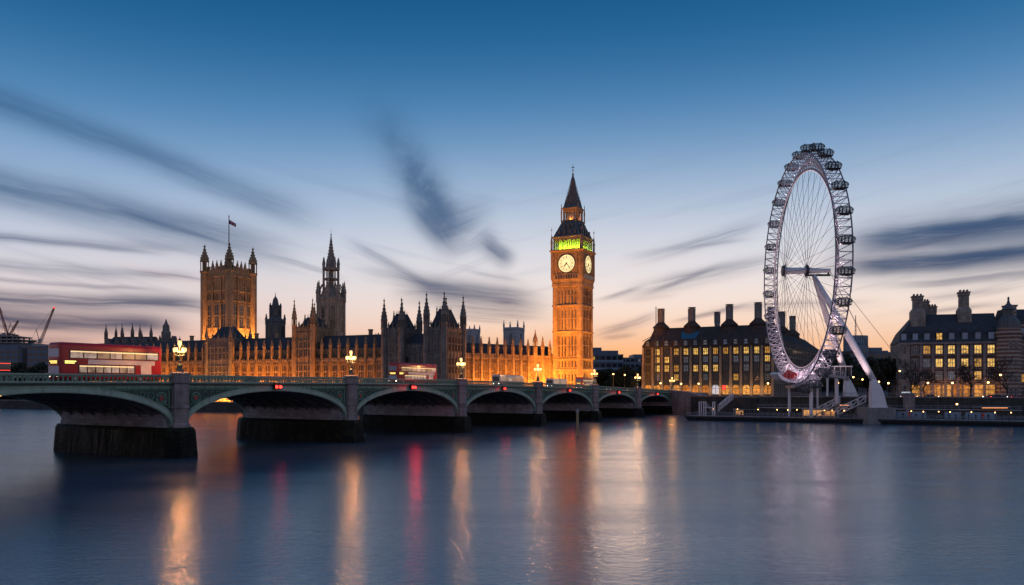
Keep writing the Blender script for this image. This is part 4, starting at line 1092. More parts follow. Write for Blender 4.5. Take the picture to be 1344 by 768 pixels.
# ------------------------------------------------------------------ the other palace towers
def flag_tower():
    d = 480; c = at(300.5, 0, d); t = thing('flag_tower', 'massive square gothic tower with four turrets and a flagpole', 'tower', (c.x, c.y, 0), RF_ROT)
    h = 9.6; ST = M['stone']
    b = MB(); b.box(-h, h, -h, h, 4, 77); wl = b.build('wall', ST, t)
    s = MB()
    for z in (30, 44.5, 60.5, 66.5, 75): s.sq([(h + .05, z), (h + .35, z + .15), (h + .35, z + .8), (h + .05, z + 1.0)])
    for k in range(4):
        s.M = rotM(k * PI / 2); battlement(s, -h, h, -h - .2, -h + .2, 77, 4.4, 1.5)
        for j in range(4):
            x = -h + 2 * h * j / 3 if j in (0, 3) else -h + 2 * h * j / 3
            s.box(x - .5, x + .5, -h - .6, -h + .1, 4, 76)
        for j in range(13):
            x = -h + 2 * h * (j + .5) / 13; s.box(x - .1, x + .1, -h - .22, -h + .1, 61.5, 75)
        for x in (-3.2, 0, 3.2): pinnacle(s, x, -h, 79, .9, 6)
    s.build('string_course', ST, wl)
    for k in range(4):
        Mx = rotM(k * PI / 2)
        for j in range(3):
            x = (-1 + j) * 5.3
            p = Mx @ Vector((x, -h, 45.8)); link('window', wmesh('vt', 3.3, 13.6, 2, 3, M['glass'], ST), t, p, k * PI / 2)
            p = Mx @ Vector((x, -h, 32)); link('window', wmesh('vt2', 3.0, 8, 2, 2, M['glass'], ST), t, p, k * PI / 2)
        for j in range(7):
            x = (-3 + j) * 2.35; p = Mx @ Vector((x, -h, 62.2)); link('window', wmesh('vt3', 1.1, 3.6, 1, 1, M['glass'], ST), t, p, k * PI / 2)
    for sx in (-1, 1):
        for sy in (-1, 1):
            u = MB(); turret(u, sx * h, sy * h, 4, 84.5, 4.6, 10.5); u.build('turret', ST, t)
    r = MB(); r.sq([(h - .6, 77), (h - 2.5, 80.0), (1.5, 83.5)]); ro = r.build('roof', M['slate'], t)
    p = MB(); p.lathe([(1.5, 82.5), (1.2, 86), (.5, 87), (.32, 88), (.22, 112), (.4, 112.4), (.1, 113)], 0, 0, 8)
    for q in range(4):
        p.rod((3.2 * math.cos(q * PI / 2), 3.2 * math.sin(q * PI / 2), 81), (.2, .2, 93), .12, n=4)
    po = p.build('flagpole', M['dark_metal'], t)
    # flag, hanging in folds to one side
    fl = thing('flag', 'drooping red, white and blue flag at the top of the square tower flagpole', 'flag', (c.x, c.y, 0), RF_ROT * .2); fl.location.z = 27.6; fl.scale = (.75,) * 3
    n, mrow = 14, 8
    def fp(i, j, off): 
        f = i / n; g = j / mrow
        x = .3 + f * 5.6; z = 110.4 - g * 3.6 - f * 3.4 * (1 - .2 * g); y = math.sin(f * 9 + g * 1.4) * .55 * f + off
        return (x, y, z)
    for nm, mt, cells, off in (('flag_cloth', 'flag_blue', lambda i, j: True, 0), ('flag_cross', 'flag_white', lambda i, j: i in (5, 6, 7, 8) or j in (3, 4) or abs(i / n - j / mrow) < .1 or abs(1 - i / n - j / mrow) < .1, .05), ('flag_cross', 'flag_red', lambda i, j: i in (6, 7) or j in (3, 4), .1)):
        m_ = MB()
        for sg in ((1, -1) if off else (1,)):
            for i in range(n):
                for j in range(mrow):
                    if cells(i, j): m_.add([fp(i, j, off * sg), fp(i + 1, j, off * sg), fp(i + 1, j + 1, off * sg), fp(i, j + 1, off * sg)], [(0, 1, 2, 3)])
        m_.build(nm, M[mt], fl, True)
    # amber light in front of the big windows, from the roofs below
    for nx, ny, en in ((0, -1, 13000), (1, 0, 21000)):
        px_, py_ = nx * (h + 3.2), ny * (h + 3.2)
        lamp_light('SPOT', 'roof_flood_fill', (nx * 60, ny * 60, 30), 26000, (1, .40, .15), t, .6, (nx * h, ny * h, 58), None, 46, .7)
        lamp_light('AREA', 'ledge_floodlight', (px_, py_, 34.0), en, (1, .38, .07), t, 13, (nx * h, ny * h, 60), 1.0).data.shape = 'RECTANGLE'
flag_tower()
def spire_tower():
    d = 435; c = at(434.5, 0, d); t = thing('spire_tower', 'slender octagonal gothic tower with an openwork stage and tall spire', 'tower', (c.x, c.y, 0), RF_ROT)
    ST = M['stone_grey']
    b = MB(); b.lathe([(7.2, 4), (7.2, 57), (7.5, 57.5), (7.5, 58.5), (6.2, 59), (4.6, 63)], 0, 0, 8, PI / 8); wl = b.build('wall', ST, t)
    q = MB()
    for k in range(8):
        a_ = PI / 8 + k * PI / 4; x, y = 7.3 * math.cos(a_), 7.3 * math.sin(a_)
        q.lathe([(.75, 4), (.7, 57)], x, y, 6); pinnacle(q, x, y, 56, 1.3, 11.5)
        q.path([(x, y, 61), (4.8 * math.cos(a_), 4.8 * math.sin(a_), 66)], .35, 4)
        x, y = 4.2 * math.cos(a_), 4.2 * math.sin(a_)
        q.lathe([(.5, 60), (.42, 74.5)], x, y, 5); pinnacle(q, x, y, 73.5, .8, 7)
    q.build('buttress', ST, t)
    for k in range(8):
        a_ = k * PI / 4; p = (6.66 * math.cos(a_), 6.66 * math.sin(a_), 40); link('window', wmesh('ct', 2.3, 14, 2, 3, M['glass'], ST), t, p, a_ + PI / 2)
    o = MB(); o.lathe([(1.6, 62), (1.3, 75)], 0, 0, 8); o.lathe([(4.2, 62), (4.2, 64)], 0, 0, 8, PI / 8)
    o.lathe([(4.3, 73.5), (4.5, 74.5), (3.6, 75)], 0, 0, 8, PI / 8); o.lathe([(4.0, 68.2), (4.1, 68.8), (4.0, 69.1)], 0, 0, 8, PI / 8); o.build('open_stage', ST, t)
    s = MB(); s.lathe([(3.0, 74.5), (2.5, 78), (2.7, 78.4), (2.2, 79), (1.2, 84.5), (.5, 90), (.2, 92.5), (.5, 92.9), (.1, 93.3), (.06, 96)], 0, 0, 8, PI / 8)
    for k in range(8):
        a_ = PI / 8 + k * PI / 4
        for f in range(7):
            z = 79 + f * 1.7; rr = 2.3 - f * .28; s.lathe([(.02, z - .3), (.22, z), (.02, z + .3)], rr * math.cos(a_), rr * math.sin(a_), 4)
    s.build('spire', ST, t)
    for nx, ny in ((0, -1), (1, 0)): lamp_light('SPOT', 'roof_flood_fill', (nx * 45, ny * 45, 34), 9000, (1, .46, .2), t, .6, (0, 0, 58), None, 60, .7)  # warm spots added to brighten this tower, which has no known floodlights
spire_tower()
def vent_tower(name, label, px, d, prof, nb, mt, cat='tower', pins=None, wins=True):
    """prof: (half width px, y px) pairs from the bottom"""
    c = at(px, 0, d); k = d / F; t = thing(name, label, cat, (c.x, c.y, 0), RF_ROT)
    b = MB(); pr = [(w * k, CH + (HOR - y) * k) for w, y in prof]; pr[0] = (pr[0][0], 4)
    b.lathe(pr, 0, 0, nb, PI / nb); wl = b.build('wall', M[mt], t)
    q = MB()
    for i in range(len(pr) - 1):
        (r0, z0), (r1, z1) = pr[i], pr[i + 1]
        if z1 - z0 > 3.5 and abs(r1 - r0) < .25 * r0:
            for j in range(nb):
                a_ = PI / nb + j * 2 * PI / nb; q.lathe([(.35, z0), (.33, z1)], r0 * math.cos(a_), r0 * math.sin(a_), 5); pinnacle(q, r1 * math.cos(a_), r1 * math.sin(a_), z1 - .8, .7, max(3.2, r0 * 1.1))
                if wins:
                    a2 = j * 2 * PI / nb; ap = r0 * math.cos(PI / nb); zz = max(z0 + .6, z1 - 8)
                    lk_ = link('window', wmesh((name, mt, round(r0, 1), round(z1 - zz, 1)), ap * .42, (z1 - zz) * .8, 2, 1, M['glass'], M[mt]), t, (ap * math.cos(a2), ap * math.sin(a2), zz), a2 + PI / 2)
    if q.v: q.build('buttress', M[mt], wl)
    return t
vent_tower('ventilation_tower', 'dark blue-grey stepped gothic lantern tower between the flag tower and the spire', 361.5, 420, [(12.5, 470), (12.5, 424), (13.5, 422.5), (11, 420), (7.5, 417), (7.0, 404), (7.6, 403), (4.5, 400), (3.2, 393), (.6, 389), (.2, 384)], 8, 'leadroof')
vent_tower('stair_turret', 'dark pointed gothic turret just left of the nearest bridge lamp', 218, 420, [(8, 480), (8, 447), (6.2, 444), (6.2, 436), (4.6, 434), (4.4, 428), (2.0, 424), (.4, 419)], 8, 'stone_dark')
vent_tower('crenellated_tower', 'pale grey square tower with corner pinnacles, just right of the dark pavilions', 619.5, 450, [(10.5, 480), (10.5, 436), (11.2, 434.5), (11.2, 433), (9.5, 432)], 4, 'stone_pale')
vent_tower('crenellated_tower', 'pale grey square tower with corner pinnacles, nearer the clock tower', 674.5, 450, [(14, 480), (14, 434), (15, 432.5), (15, 431), (13, 430)], 4, 'stone_pale')
vent_tower('crenellated_tower', 'small dark square tower with corner pinnacles left of the dark pavilions', 495, 370, [(8.5, 480), (8.5, 444), (9, 443), (8, 442)], 4, 'stone_dark')
vent_tower('stair_turret', 'short dark pointed turret beside the nearest bridge lamp', 229, 415, [(2, 480), (2, 447), (2.4, 446), (.5, 441)], 8, 'stone_dark')
def abbey_hall():
    d = 450; k = d / F; c = at(166, 0, d); t = thing('gothic_hall', 'dark gothic hall with a bristle of pinnacles above the big red bus', 'hall', (c.x, c.y, 0), R(-6))
    w = 35 * k; z = lambda y: CH + (HOR - y) * k
    b = MB(); b.box(-w, w, 0, 14, 4, z(452)); wl = b.build('wall', M['stone_dark'], t)
    r = MB(); r.add([(-w * .8, 0, z(452)), (w * .9, 0, z(452)), (w * .9, 7, z(441)), (-w * .8, 7, z(441)), (-w * .8, 14, z(452)), (w * .9, 14, z(452))], [(0, 1, 2, 3), (3, 2, 5, 4), (0, 3, 4), (1, 5, 2)]); r.build('roof', M['slate'], t)
    for px, yt, pw in ((133, 424, 5), (147, 425, 4), (155.5, 423, 4.4), (160, 430, 3), (170, 422, 5), (180.5, 424.5, 4.4), (186, 433, 3), (196, 424.5, 4.6), (207, 442, 3)):
        u = MB(); x = (px - 166) * k; turret(u, x, 1 if pw < 4 else 3, 8, z(yt) - (z(yt) - z(452)) * .5, pw * k * .8, (z(yt) - z(452)) * .5); u.build('turret', M['stone_dark'], t)
    g = MB()
    for px in (140, 152, 164, 176, 190): 
        x = (px - 166) * k; g.extr([(x - 2.2, z(455)), (x + 2.2, z(455)), (x, z(444))], -.3, 5)
    g.build('gable', M['stone_dark'], t)
    for j in range(9): link('window', wmesh('ah', 2.0, 7, 2, 2, M['glass'], M['stone_dark']), t, (-w + 2 * w * (j + .5) / 9, 0, z(470)))
abbey_hall()

# ------------------------------------------------------------------ observation wheel
WX, WY, WZ, WR = 84.9, 235.0, 44.2, 33.1
def ferris_wheel():
    # local y = in the wheel plane (away), local x = axle, z up; small turn so the far rim lies a little to the right
    t = thing('ferris_wheel', 'huge white observation wheel with glass capsules on the river bank', 'ferris wheel', (WX, WY, 0), -math.atan(.042))
    W2 = 2.1; RI = 28.7; N = 96
    def pt(r, q, x): return (x, r * math.sin(q), WZ + r * math.cos(q))
    rim = MB(); bars = MB()
    for r, x, th in ((WR, -W2, .20), (WR, W2, .20), (RI, 0, .28)):
        rim.path([pt(r, 2 * PI * i / 144, x) for i in range(145)], th, 6)
    ro = rim.build('rim', M['grey_metal'], t, True)
    for i in range(N):
        a0, a1, am = 2 * PI * i / N, 2 * PI * (i + 1) / N, 2 * PI * (i + .5) / N
        for p, q, r_ in ((pt(WR, a0, -W2), pt(WR, a0, W2), .10), (pt(WR, a0, -W2), pt(WR, a1, W2), .07), (pt(WR, a0, -W2), pt(RI, am, 0), .10), (pt(WR, a1, -W2), pt(RI, am, 0), .10), (pt(WR, a0, W2), pt(RI, am, 0), .10), (pt(WR, a1, W2), pt(RI, am, 0), .10)):
            bars.rod(p, q, r_, n=4)
        m1, m2 = Vector(pt(WR, a0, -W2)).lerp(Vector(pt(RI, am, 0)), .5), Vector(pt(WR, a0, W2)).lerp(Vector(pt(RI, am, 0)), .5)
        bars.rod(m1, m2, .06, n=4)
    bars.build('rim_lattice', M['rim_paint'], ro)
    led = MB(); led.path([pt(RI - .42, 2 * PI * i / 120, -.15) for i in range(121)], .06, 4); led.build('light_strip', M['led'], ro)
    for i in range(64):
        sp = MB(); q = 2 * PI * i / 64; x0 = -5.0 if i % 2 else 1.2
        q2 = q + (.30 if i % 4 < 2 else -.30)
        sp.rod((x0, 1.1 * math.sin(q2), WZ + 1.1 * math.cos(q2)), pt(RI - .3, q, 0), .045, n=4)
        sp.build('spoke_cable', M['dark_metal'], t)
    ax = MB(); ax.M = Matrix.Translation((0, 0, WZ)) @ Matrix.Rotation(PI / 2, 4, 'Y')
    ax.lathe([(.9, -5.6), (1.35, -5.5), (1.35, -4.8), (1.0, -4.7), (.95, 1.0), (1.4, 1.05), (1.4, 1.7), (.9, 1.75), (.62, 6.0), (.62, 8.0)], 0, 0, 20)
    h = ax.build('hub_spindle', M['white_metal'], t, False)
    hd = MB(); hd.M = ax.M; hd.lathe([(1.0, -5.9), (1.6, -5.75), (1.6, -5.35), (1.0, -5.2)], 0, 0, 20); hd.lathe([(1.5, .9), (1.75, 1.2), (1.5, 1.6)], 0, 0, 20); hd.build('hub_flange', M['dark_metal'], h)
    cr = MB(); cr.box(.8, 8.0, -.35, .35, WZ - 1.6, WZ - 1.05); cr.rod((1.2, 0, WZ - 1.2), (1.2, 0, WZ - .4), .35); cr.rod((7.5, 0, WZ - 1.2), (7.5, 0, WZ), .3); cr.build('spindle_beam', M['dark_metal'], h)
    # legs (world targets -> local)
    inv = Matrix.Rotation(math.atan(.042), 4, 'Z') @ Matrix.Translation((-WX, -WY, 0))
    top = Vector((3.2, 0, WZ - 1.3))
    feet = [(at(1147, 500, 224), at(1149, 535, 224)), (at(1112, 499, 262), at(1117, 521, 262))]
    for (kn, ft) in feet:
        kn = inv @ kn; ft = inv @ ft
        l = MB(); d = kn - top
        l.path([top, top + d * .25, top + d * .55, top + d * .85, kn], [.55, .82, 1.0, .94, .8], 14)
        lo = l.build('leg', M['white_metal'], t, True)
        f = MB(); zb = ft.z
        f.loft([[(kn.x - .8, kn.y - .8, kn.z + .5), (kn.x + .8, kn.y - .8, kn.z + .1), (kn.x + .8, kn.y + .8, kn.z + .1), (kn.x - .8, kn.y + .8, kn.z + .5)],
                [(kn.x - 1.0, kn.y - 1, kn.z - 2.4), (kn.x + 2.0, kn.y - 1, kn.z - 2.4), (kn.x + 2.0, kn.y + 1, kn.z - 2.4), (kn.x - 1.0, kn.y + 1, kn.z - 2.4)],
                [(kn.x - 1.0, kn.y - 1.2, zb), (kn.x + 3.3, kn.y - 1.2, zb), (kn.x + 3.3, kn.y + 1.2, zb), (kn.x - 1.0, kn.y + 1.2, zb)]])
        fo = f.build('leg_foot', M['white_metal'], lo)
    for kn, ft in feet:
        kn = inv @ kn; lamp_light('SPOT', 'leg_floodlight', (kn.x - 6, kn.y - 7, kn.z - 4), 11000, (1, .66, .66), t, .3, (kn + top) / 2, None, 70, .6)
    for ex, ey in ((33, 16), (31, 10), (36, 22), (34, -6)):
        c = MB(); c.rod((7.6, 0, WZ + .2), (ex, ey, GZ), .06, n=4); c.build('stay_cable', M['dark_metal'], t)
    # capsules
    cg, cf = MB(), MB()
    prof = [(.02, -2.75), (.75, -2.55), (1.25, -1.95), (1.52, -1.0), (1.58, 0), (1.52, 1.0), (1.25, 1.95), (.75, 2.55), (.02, 2.75)]
    cg.M = Matrix.Rotation(PI / 2, 4, 'Y'); cg.lathe(prof, 0, 0, 14)
    for xr in (-1.9, -.95, 0, .95, 1.9):
        rr = {0: 1.62, .95: 1.56, 1.9: 1.32}[abs(xr)]
        cf.path([(xr, rr * math.cos(2 * PI * j / 14), rr * math.sin(2 * PI * j / 14)) for j in range(15)], .075, 4)
    for j in range(7):
        q = PI * j / 6; cf.path([(x, r * 1.02 * math.cos(q), r * 1.02 * math.sin(q)) for r, x in prof], .06, 4)
    cf.box(-2.3, 2.3, -1.15, 1.15, -1.2, -1.0); cf.box(-1.3, 1.3, -.6, .6, -1.72, -1.45)
    for xr in (-1.15, 1.15): cf.path([(xr, 1.72 * math.cos(2 * PI * j / 16), 1.72 * math.sin(2 * PI * j / 16)) for j in range(17)], .13, 4)
    meg = cg.mesh('capsule', [M['capsule_glass']], True); mef = cf.mesh('capsule_frame', [M['dark_metal']])
    NC = 28
    for i in range(NC):
        q = 2 * PI * (i + .35) / NC
        o = link('capsule', meg, t, pt(WR + 1.6, q, 0)); o.scale = (.82, .70, .70); link('capsule_frame', mef, o)
    # lamps inside the rim; the lower rim is lit most
    for i in range(40):
        q = 2 * PI * (i + .5) / 40; low = (1 - math.cos(q)) / 2
        e = 10 + 320 * low ** 2.2
        p = pt((WR + RI) / 2 - .3, q, 0)
        lamp_light('POINT', 'rim_lamp', p, e, (1, .68, .80), t, .25)
        g = MB(); g.ball((0, 0, 0), .09, 6, 4)
        link('rim_lamp_bulb', g.mesh('rim_lamp_bulb', [M['led_bulb']]), t, p)
    return t
M['capsule_glass'] = glass_mat('capsule glass', (.12, .15, .17), .12)
M['capsule_glass'].node_tree.nodes['Principled BSDF'].inputs['Alpha'].default_value = .32
M['rim_paint'] = mat('pale grey rim paint', (.58, .56, .60), .4, .1)
M['led_bulb'] = emis('rim lamp bulb', (1, .8, .92), 4)
ferris_wheel()

def boarding_platform():
    t = thing('boarding_platform', 'white boarding deck on round columns under the wheel with a red canopy', 'platform', (WX, WY, 0), 0)
    inv = Matrix.Translation((-WX, -WY, 0))
    def L(px, py, d): return inv @ at(px, py, d)
    # curved hull at the left end, seen over the bank
    p = MB()
    hull = [L(1016, 491, 238), L(1021, 498, 238), L(1030, 502, 238), L(1044, 503, 238), L(1044, 501, 238), L(1032, 499.5, 238), L(1024, 495, 238), L(1018, 489, 238)]
    p.extr([(v.x, v.z) for v in hull], 0, 7); p.build('end_deck', M['white_metal'], t)
    r = MB()
    for i, px in enumerate((1019, 1023, 1028, 1033, 1038, 1043)):
        a, b = L(px, 498, 238), L(px + 1, 487.5 + i * .3, 238)
        r.rod((a.x, .3, a.z - .6), (b.x, .3, b.z), .05, n=4)
    r.build('railing', M['grey_metal'], t)
    c = MB()
    for i in range(0):
        a = L(1020 + i * 4.2, 489 + (i % 2) * 3.2, 240); c.extr([(a.x, a.z + .5), (a.x + .45, a.z + .9), (a.x + 1.0, a.z + 1.0), (a.x + 1.5, a.z + .7), (a.x + 1.05, a.z + 1.35), (a.x + .3, a.z + 1.2)], 1.0 + .5 * (i % 3), 3.2)
    for i in range(5):
        a = L(1019.5 + i * 2.6, 496 - i * 1.9, 240); b_ = L(1034 + i * 2.6, 497.5 - i * 1.2, 240)
        c.loft([[(a.x, .6 + i * .4, a.z), (b_.x, .6 + i * .4, b_.z - .1), (b_.x, 1.6 + i * .4, b_.z + .5), (a.x, 1.6 + i * .4, a.z + .75)], [(a.x, .72 + i * .4, a.z - .02), (b_.x, .72 + i * .4, b_.z - .12), (b_.x, 1.72 + i * .4, b_.z + .46), (a.x, 1.72 + i * .4, a.z + .7)]])
    for i in range(6):
        a = L(1021 + i * 3.6, 497, 240); c.rod((a.x, 1.2, a.z - .6), (a.x + .3, 2.6, a.z + 1.2), .06, n=4)
    c.build('red_canopy', M['red_cloth'], t)
    w = MB()
    path = [L(1043, 506, 232), L(1050, 503, 232), L(1058, 495, 232), L(1066, 490.5, 232), L(1082, 490, 232), L(1096, 492, 232), L(1110, 494, 232)]
    pts = [(v.x, v.z) for v in path] + [(v.x, v.z - .75) for v in reversed(path)]
    w.extr(pts, -3, 5); w.build('main_deck', M['grey_metal'], t)
    f = MB()
    for px in range(1046, 1110, 3):
        zz = None
        for a, b in zip(path[:-1], path[1:]):
            v = L(px, 500, 232)
            if a.x <= v.x <= b.x: zz = a.z + (b.z - a.z) * (v.x - a.x) / (b.x - a.x)
        if zz: f.rod((v.x, -2.9, zz), (v.x, -2.9, zz + 1.05), .045, n=4)
    f.path([(v.x, -2.9, v.z + 1.05) for v in path], .06, 4); f.path([(v.x, -2.9, v.z + .55) for v in path], .04, 4); f.build('railing', M['white_metal'], t)
    for px, d, y0, rr in ((1036, 240, 503, .42), (1064.5, 232, 492, .5), (1098, 234, 493, .55), (1073, 246, 496, .3), (1086, 248, 496, .3)):
        v = L(px, y0, d); k = MB(); k.lathe([(rr * 1.1, 0), (rr, .6), (rr, v.z - .6), (rr * 1.7, v.z - .05)], v.x, v.y, 12); k.build('column', M['white_metal'], t)
    # glazed control cabin
    v = L(1100, 494, 234); k = MB(); k.box(v.x - 1.6, v.x + 3.2, v.y - 1.5, v.y + 3, v.z, v.z + 2.7); k.build('cabin', M['glass'], t)
    k = MB()
    for x in (-1.6, 0, 1.6, 3.2): k.box(v.x + x - .08, v.x + x + .08, v.y - 1.6, v.y - 1.45, v.z, v.z + 2.8)
    k.box(v.x - 1.9, v.x + 3.5, v.y - 1.8, v.y + 3.2, v.z + 2.7, v.z + 3.0); k.build('cabin_frame', M['white_metal'], t)
boarding_platform()

# ------------------------------------------------------------------ office block with tall chimneys
def portcullis():
    B = Vector((110.2, 340)); rot = -R(29.4); ax_ = Vector((math.cos(rot), math.sin(rot))); ay = Vector((-ax_.y, ax_.x))
    W = 57.5; D = 130
    A = B - ax_ * W
    t = thing('office_block', 'wide dark office block with tall chimneys, bronze roof and many yellow windows', 'building', (A.x, A.y, 0), rot)
    z0, ze, zr = 6, 28.4, 36.5
    w = MB(); w.box(0, W, .6, D, z0, ze); wl = w.build('wall', M['conc_dark'], t)
    n = 13; bay = W / n
    nD = 30; bd = D / nD
    p = MB(); sp = MB()
    rows = [13.2, 17.2, 21.2, 24.7]
    for k in range(n + 1):
        x = k * bay; wd = .55 if k % 3 else .8
        p.loft([[(x - wd, -.25, z0), (x + wd, -.25, z0), (x + wd, .7, z0), (x - wd, .7, z0)], [(x - .42, -.1, ze - .2), (x + .42, -.1, ze - .2), (x + .42, .7, ze - .2), (x - .42, .7, ze - .2)]])
    for k in range(1, nD + 1):
        y = k * bd; p.loft([[(W - .7, y - .55, z0), (W + .3, y - .55, z0), (W + .3, y + .55, z0), (W - .7, y + .55, z0)], [(W - .7, y - .4, ze - .2), (W + .1, y - .4, ze - .2), (W + .1, y + .4, ze - .2), (W - .7, y + .4, ze - .2)]])
    p.build('stone_pier', M['bronze_pier'], wl)
    for z in [11.6] + [r - .9 for r in rows] + [ze - .35]:
        sp.box(-.2, W + .2, .25, .7, z, z + .55); sp.box(W - .4, W + .35, .6, D, z, z + .55)
    sp.build('spandrel_band', M['dark_metal'], wl)
    rnd = random.Random(5)
    lit_map = {3: [0, 1, 0, 1, 1, 1, 1, 1, 1, 1, 1, 1, 1], 2: [0, 1, 1, 0, 2, 0, 2, 2, 0, 2, 2, 2, 1], 1: [0, 1, 1, 1, 2, 1, 1, 1, 0, 0, 2, 0, 2], 0: [0, 2, 0, 1, 0, 0, 2, 0, 0, 1, 0, 0, 2]}
    def wm(kind, w_, h_): return wmesh(('pc', kind, w_, h_), w_, h_, 3, 2, {0: M['glass'], 1: M['win_yellow'], 2: M['win_dim']}[kind], M['dark_metal'], .25, False)
    for r, z in enumerate(rows):
        for k in range(n):
            link('window', wm(lit_map[r][k], 2.15, 2.9), t, (bay * (k + .5), .6, z))
    cnt = 0; rest = MB()
    for r, z in enumerate(rows):
        for k in range(nD):
            y = bd * (k + .5)
            if cnt < 46 and k < 12: link('window', wm(1 if rnd.random() < .25 else (2 if rnd.random() < .3 else 0), 2.15, 2.9), t, (W, y, z), PI / 2); cnt += 1
            else: rest.box(W - .05, W + .06, y - 1.25, y + 1.25, z, z + 2.9)
    ow = rest.build('side_window', M['glass'], t); ow['kind'] = 'stuff'
    # arcade
    for k in range(n):
        g = MB(); g.box(bay * (k + .5) - 1.5, bay * (k + .5) + 1.5, .5, .64, 7.2, 11.2)
        g.build('shop_front', M['arcade'] if k != 7 else M['arcade_white'], t)
        g = MB(); x = bay * (k + .5)
        g.box(x - .05, x + .05, .4, .5, 7, 11.2); g.box(x - 1.6, x + 1.6, .35, .5, 9.6, 9.75); g.extr([(x - 1.6, 10.2), (x - .8, 11.3), (x - 1.6, 11.4)], .2, .5); g.extr([(x + 1.6, 10.2), (x + 1.6, 11.4), (x + .8, 11.3)], .2, .5); g.build('shop_frame', M['dark_metal'], t)
    # roof: steep lower slope with dormer windows, then the bronze upper slope
    hi = MB(); c_ = 7.0
    ring = lambda o, z: [(-.6 + o, -.3 + o, z), (W + .6 - o, -.3 + o, z), (W + .6 - o, D + .3 - o, z), (-.6 + o, D + .3 - o, z)]
    hi.loft([ring(0, ze), ring(.1, ze + .5), ring(1.2, ze + 2.9), ring(7.5, zr), ring(9.2, zr + .9)])
    ro = hi.build('roof', M['brownroof'], t)
    rb = MB()
    for k in range(n * 3 + 1):
        x = k * bay / 3
        if x < 7.2 or x > W - 7.2: continue
        rb.rod((x, .95, ze + 2.95), (x + (0), 7.15, zr + .1), .12, n=4)
    for k in range(3, nD * 2 - 3):
        y = k * bd / 2 + 4; 
        if y < D - 8: rb.rod((W - .6, y, ze + 2.95), (W - 6.9, y, zr + .1), .12, n=4)
    rb.rod((-.3, 0, ze + 2.9), (6.9, 7.2, zr), .16); rb.rod((W + .3 - .9, .9, ze + 2.9), (W - 6.9, 7.2, zr), .16)
    rb.box(8.6, W - 8.6, 8.9, D - 9, zr + .8, zr + 1.1)
    rb.build('roof_rib', M['dark_metal'], ro)
    for k in range(n):
        x = bay * (k + .5)
        d = MB(); d.extr([(x - 1.0, ze + .4), (x + 1.0, ze + .4), (x + 1.0, ze + 2.2), (x + .6, ze + 2.9), (x - .6, ze + 2.9), (x - 1.0, ze + 2.2)], -.25, 1.6); do = d.build('dormer', M['dark_metal'], ro)
        g = MB(); g.box(x - .72, x + .72, -.29, -.25, ze + .65, ze + 1.4); g.box(x - .6, x + .6, -.29, -.25, ze + 1.75, ze + 2.5); g.build('dormer_window', M['glass_blue'] if k % 3 else M['win_dim'], do)
    sk = MB()
    x0_, x1_ = 17.5, 25.0
    nrm = Vector((0, -(zr - ze - 2.9), 6.3)).normalized() * .18
    f0 = Vector((0, 1.4, ze + 3.33)); f1 = Vector((0, 5.4, zr - 1.46))
    sk.add([(x0_, f0.y + nrm.y, f0.z + nrm.z), (x1_ - 1.2, f0.y + nrm.y, f0.z + nrm.z), (x1_, f1.y + nrm.y, f1.z + nrm.z), (x0_ - 1.2, f1.y + nrm.y, f1.z + nrm.z)], [(0, 1, 2, 3)]); sko = sk.build('skylight', M['skylight'], ro)
    sk = MB()
    for j in range(6): xx = x0_ + (x1_ - 1.2 - x0_) * j / 5; xt = x0_ - 1.2 + (x1_ - x0_ + 1.2) * j / 5; sk.rod((xx, f0.y + nrm.y, f0.z + nrm.z), (xt, f1.y + nrm.y, f1.z + nrm.z), .09, n=4)
    for q_ in (0, .5, 1): p_ = f0.lerp(f1, q_) + nrm; sk.rod((x0_ - 1.2 * q_, p_.y, p_.z), (x1_ - 1.2 + 1.2 * q_, p_.y, p_.z), .08, n=4)
    sk.build('glazing_bar', M['dark_metal'], sko)
    # chimneys: (x, y, base flare, top z, tall flare)
    for (x, y, zt_, s, fl_) in ((5.6, 8.5, 46.3, 1.0, 1), (20.2, 8.5, 46.3, 1.0, 1), (37.2, 8.5, 46.8, 1.0, 1), (49.7, 8.5, 47.0, 1.0, 1), (14.5, 26, 47.2, .9, 0), (26.5, 28, 45.5, .9, 0), (31.5, 30, 42.4, .9, 0), (W - 8, 36, 47.4, 1.0, 1), (W - 8, 62, 47.4, 1.0, 1), (W - 8, 90, 47.4, 1.0, 1)):
        c = MB(); r = 1.45 * s
        if fl_:
            c.lathe([(5.2, ze + 4.2), (4.2, zr - 1.6), (3.4, zr + .2), (3.3, zr + 1.0), (3.9, zr + 1.15), (3.7, zr + 1.6), (2.9, zr + 2.4), (1.9, zr + 3.3), (1.6, zr + 3.9)], x, y, 16)
        else: c.lathe([(2.6, zr - .5), (2.2, zr + 1.2), (1.6, zr + 2.2)], x, y, 12)
        co = c.build('chimney_base', M['brownroof'], ro)
        c = MB(); c.lathe([(r, zr + 1.5), (r * 1.02, zt_ - .8), (r * 1.22, zt_ - .75), (r * 1.22, zt_ - .45)], x, y, 12)
        for j in range(12): 
            q = 2 * PI * j / 12; c.rod((x + r * 1.03 * math.cos(q), y + r * 1.03 * math.sin(q), zr + 4), (x + r * 1.05 * math.cos(q), y + r * 1.05 * math.sin(q), zt_ - .6), .13, n=4); c.rod((x + r * 1.1 * math.cos(q), y + r * 1.1 * math.sin(q), zt_ - .5), (x + r * 1.1 * math.cos(q), y + r * 1.1 * math.sin(q), zt_ + .1), .08, n=4)
        c.lathe([(r * 1.22, zt_ + .05), (r * 1.25, zt_ + .3), (r * .5, zt_ + .32)], x, y, 12); c.lathe([(r * .8, zt_ - .6), (r * .8, zt_ + .05)], x, y, 10)
        c.build('chimney', M['concrete'], ro)
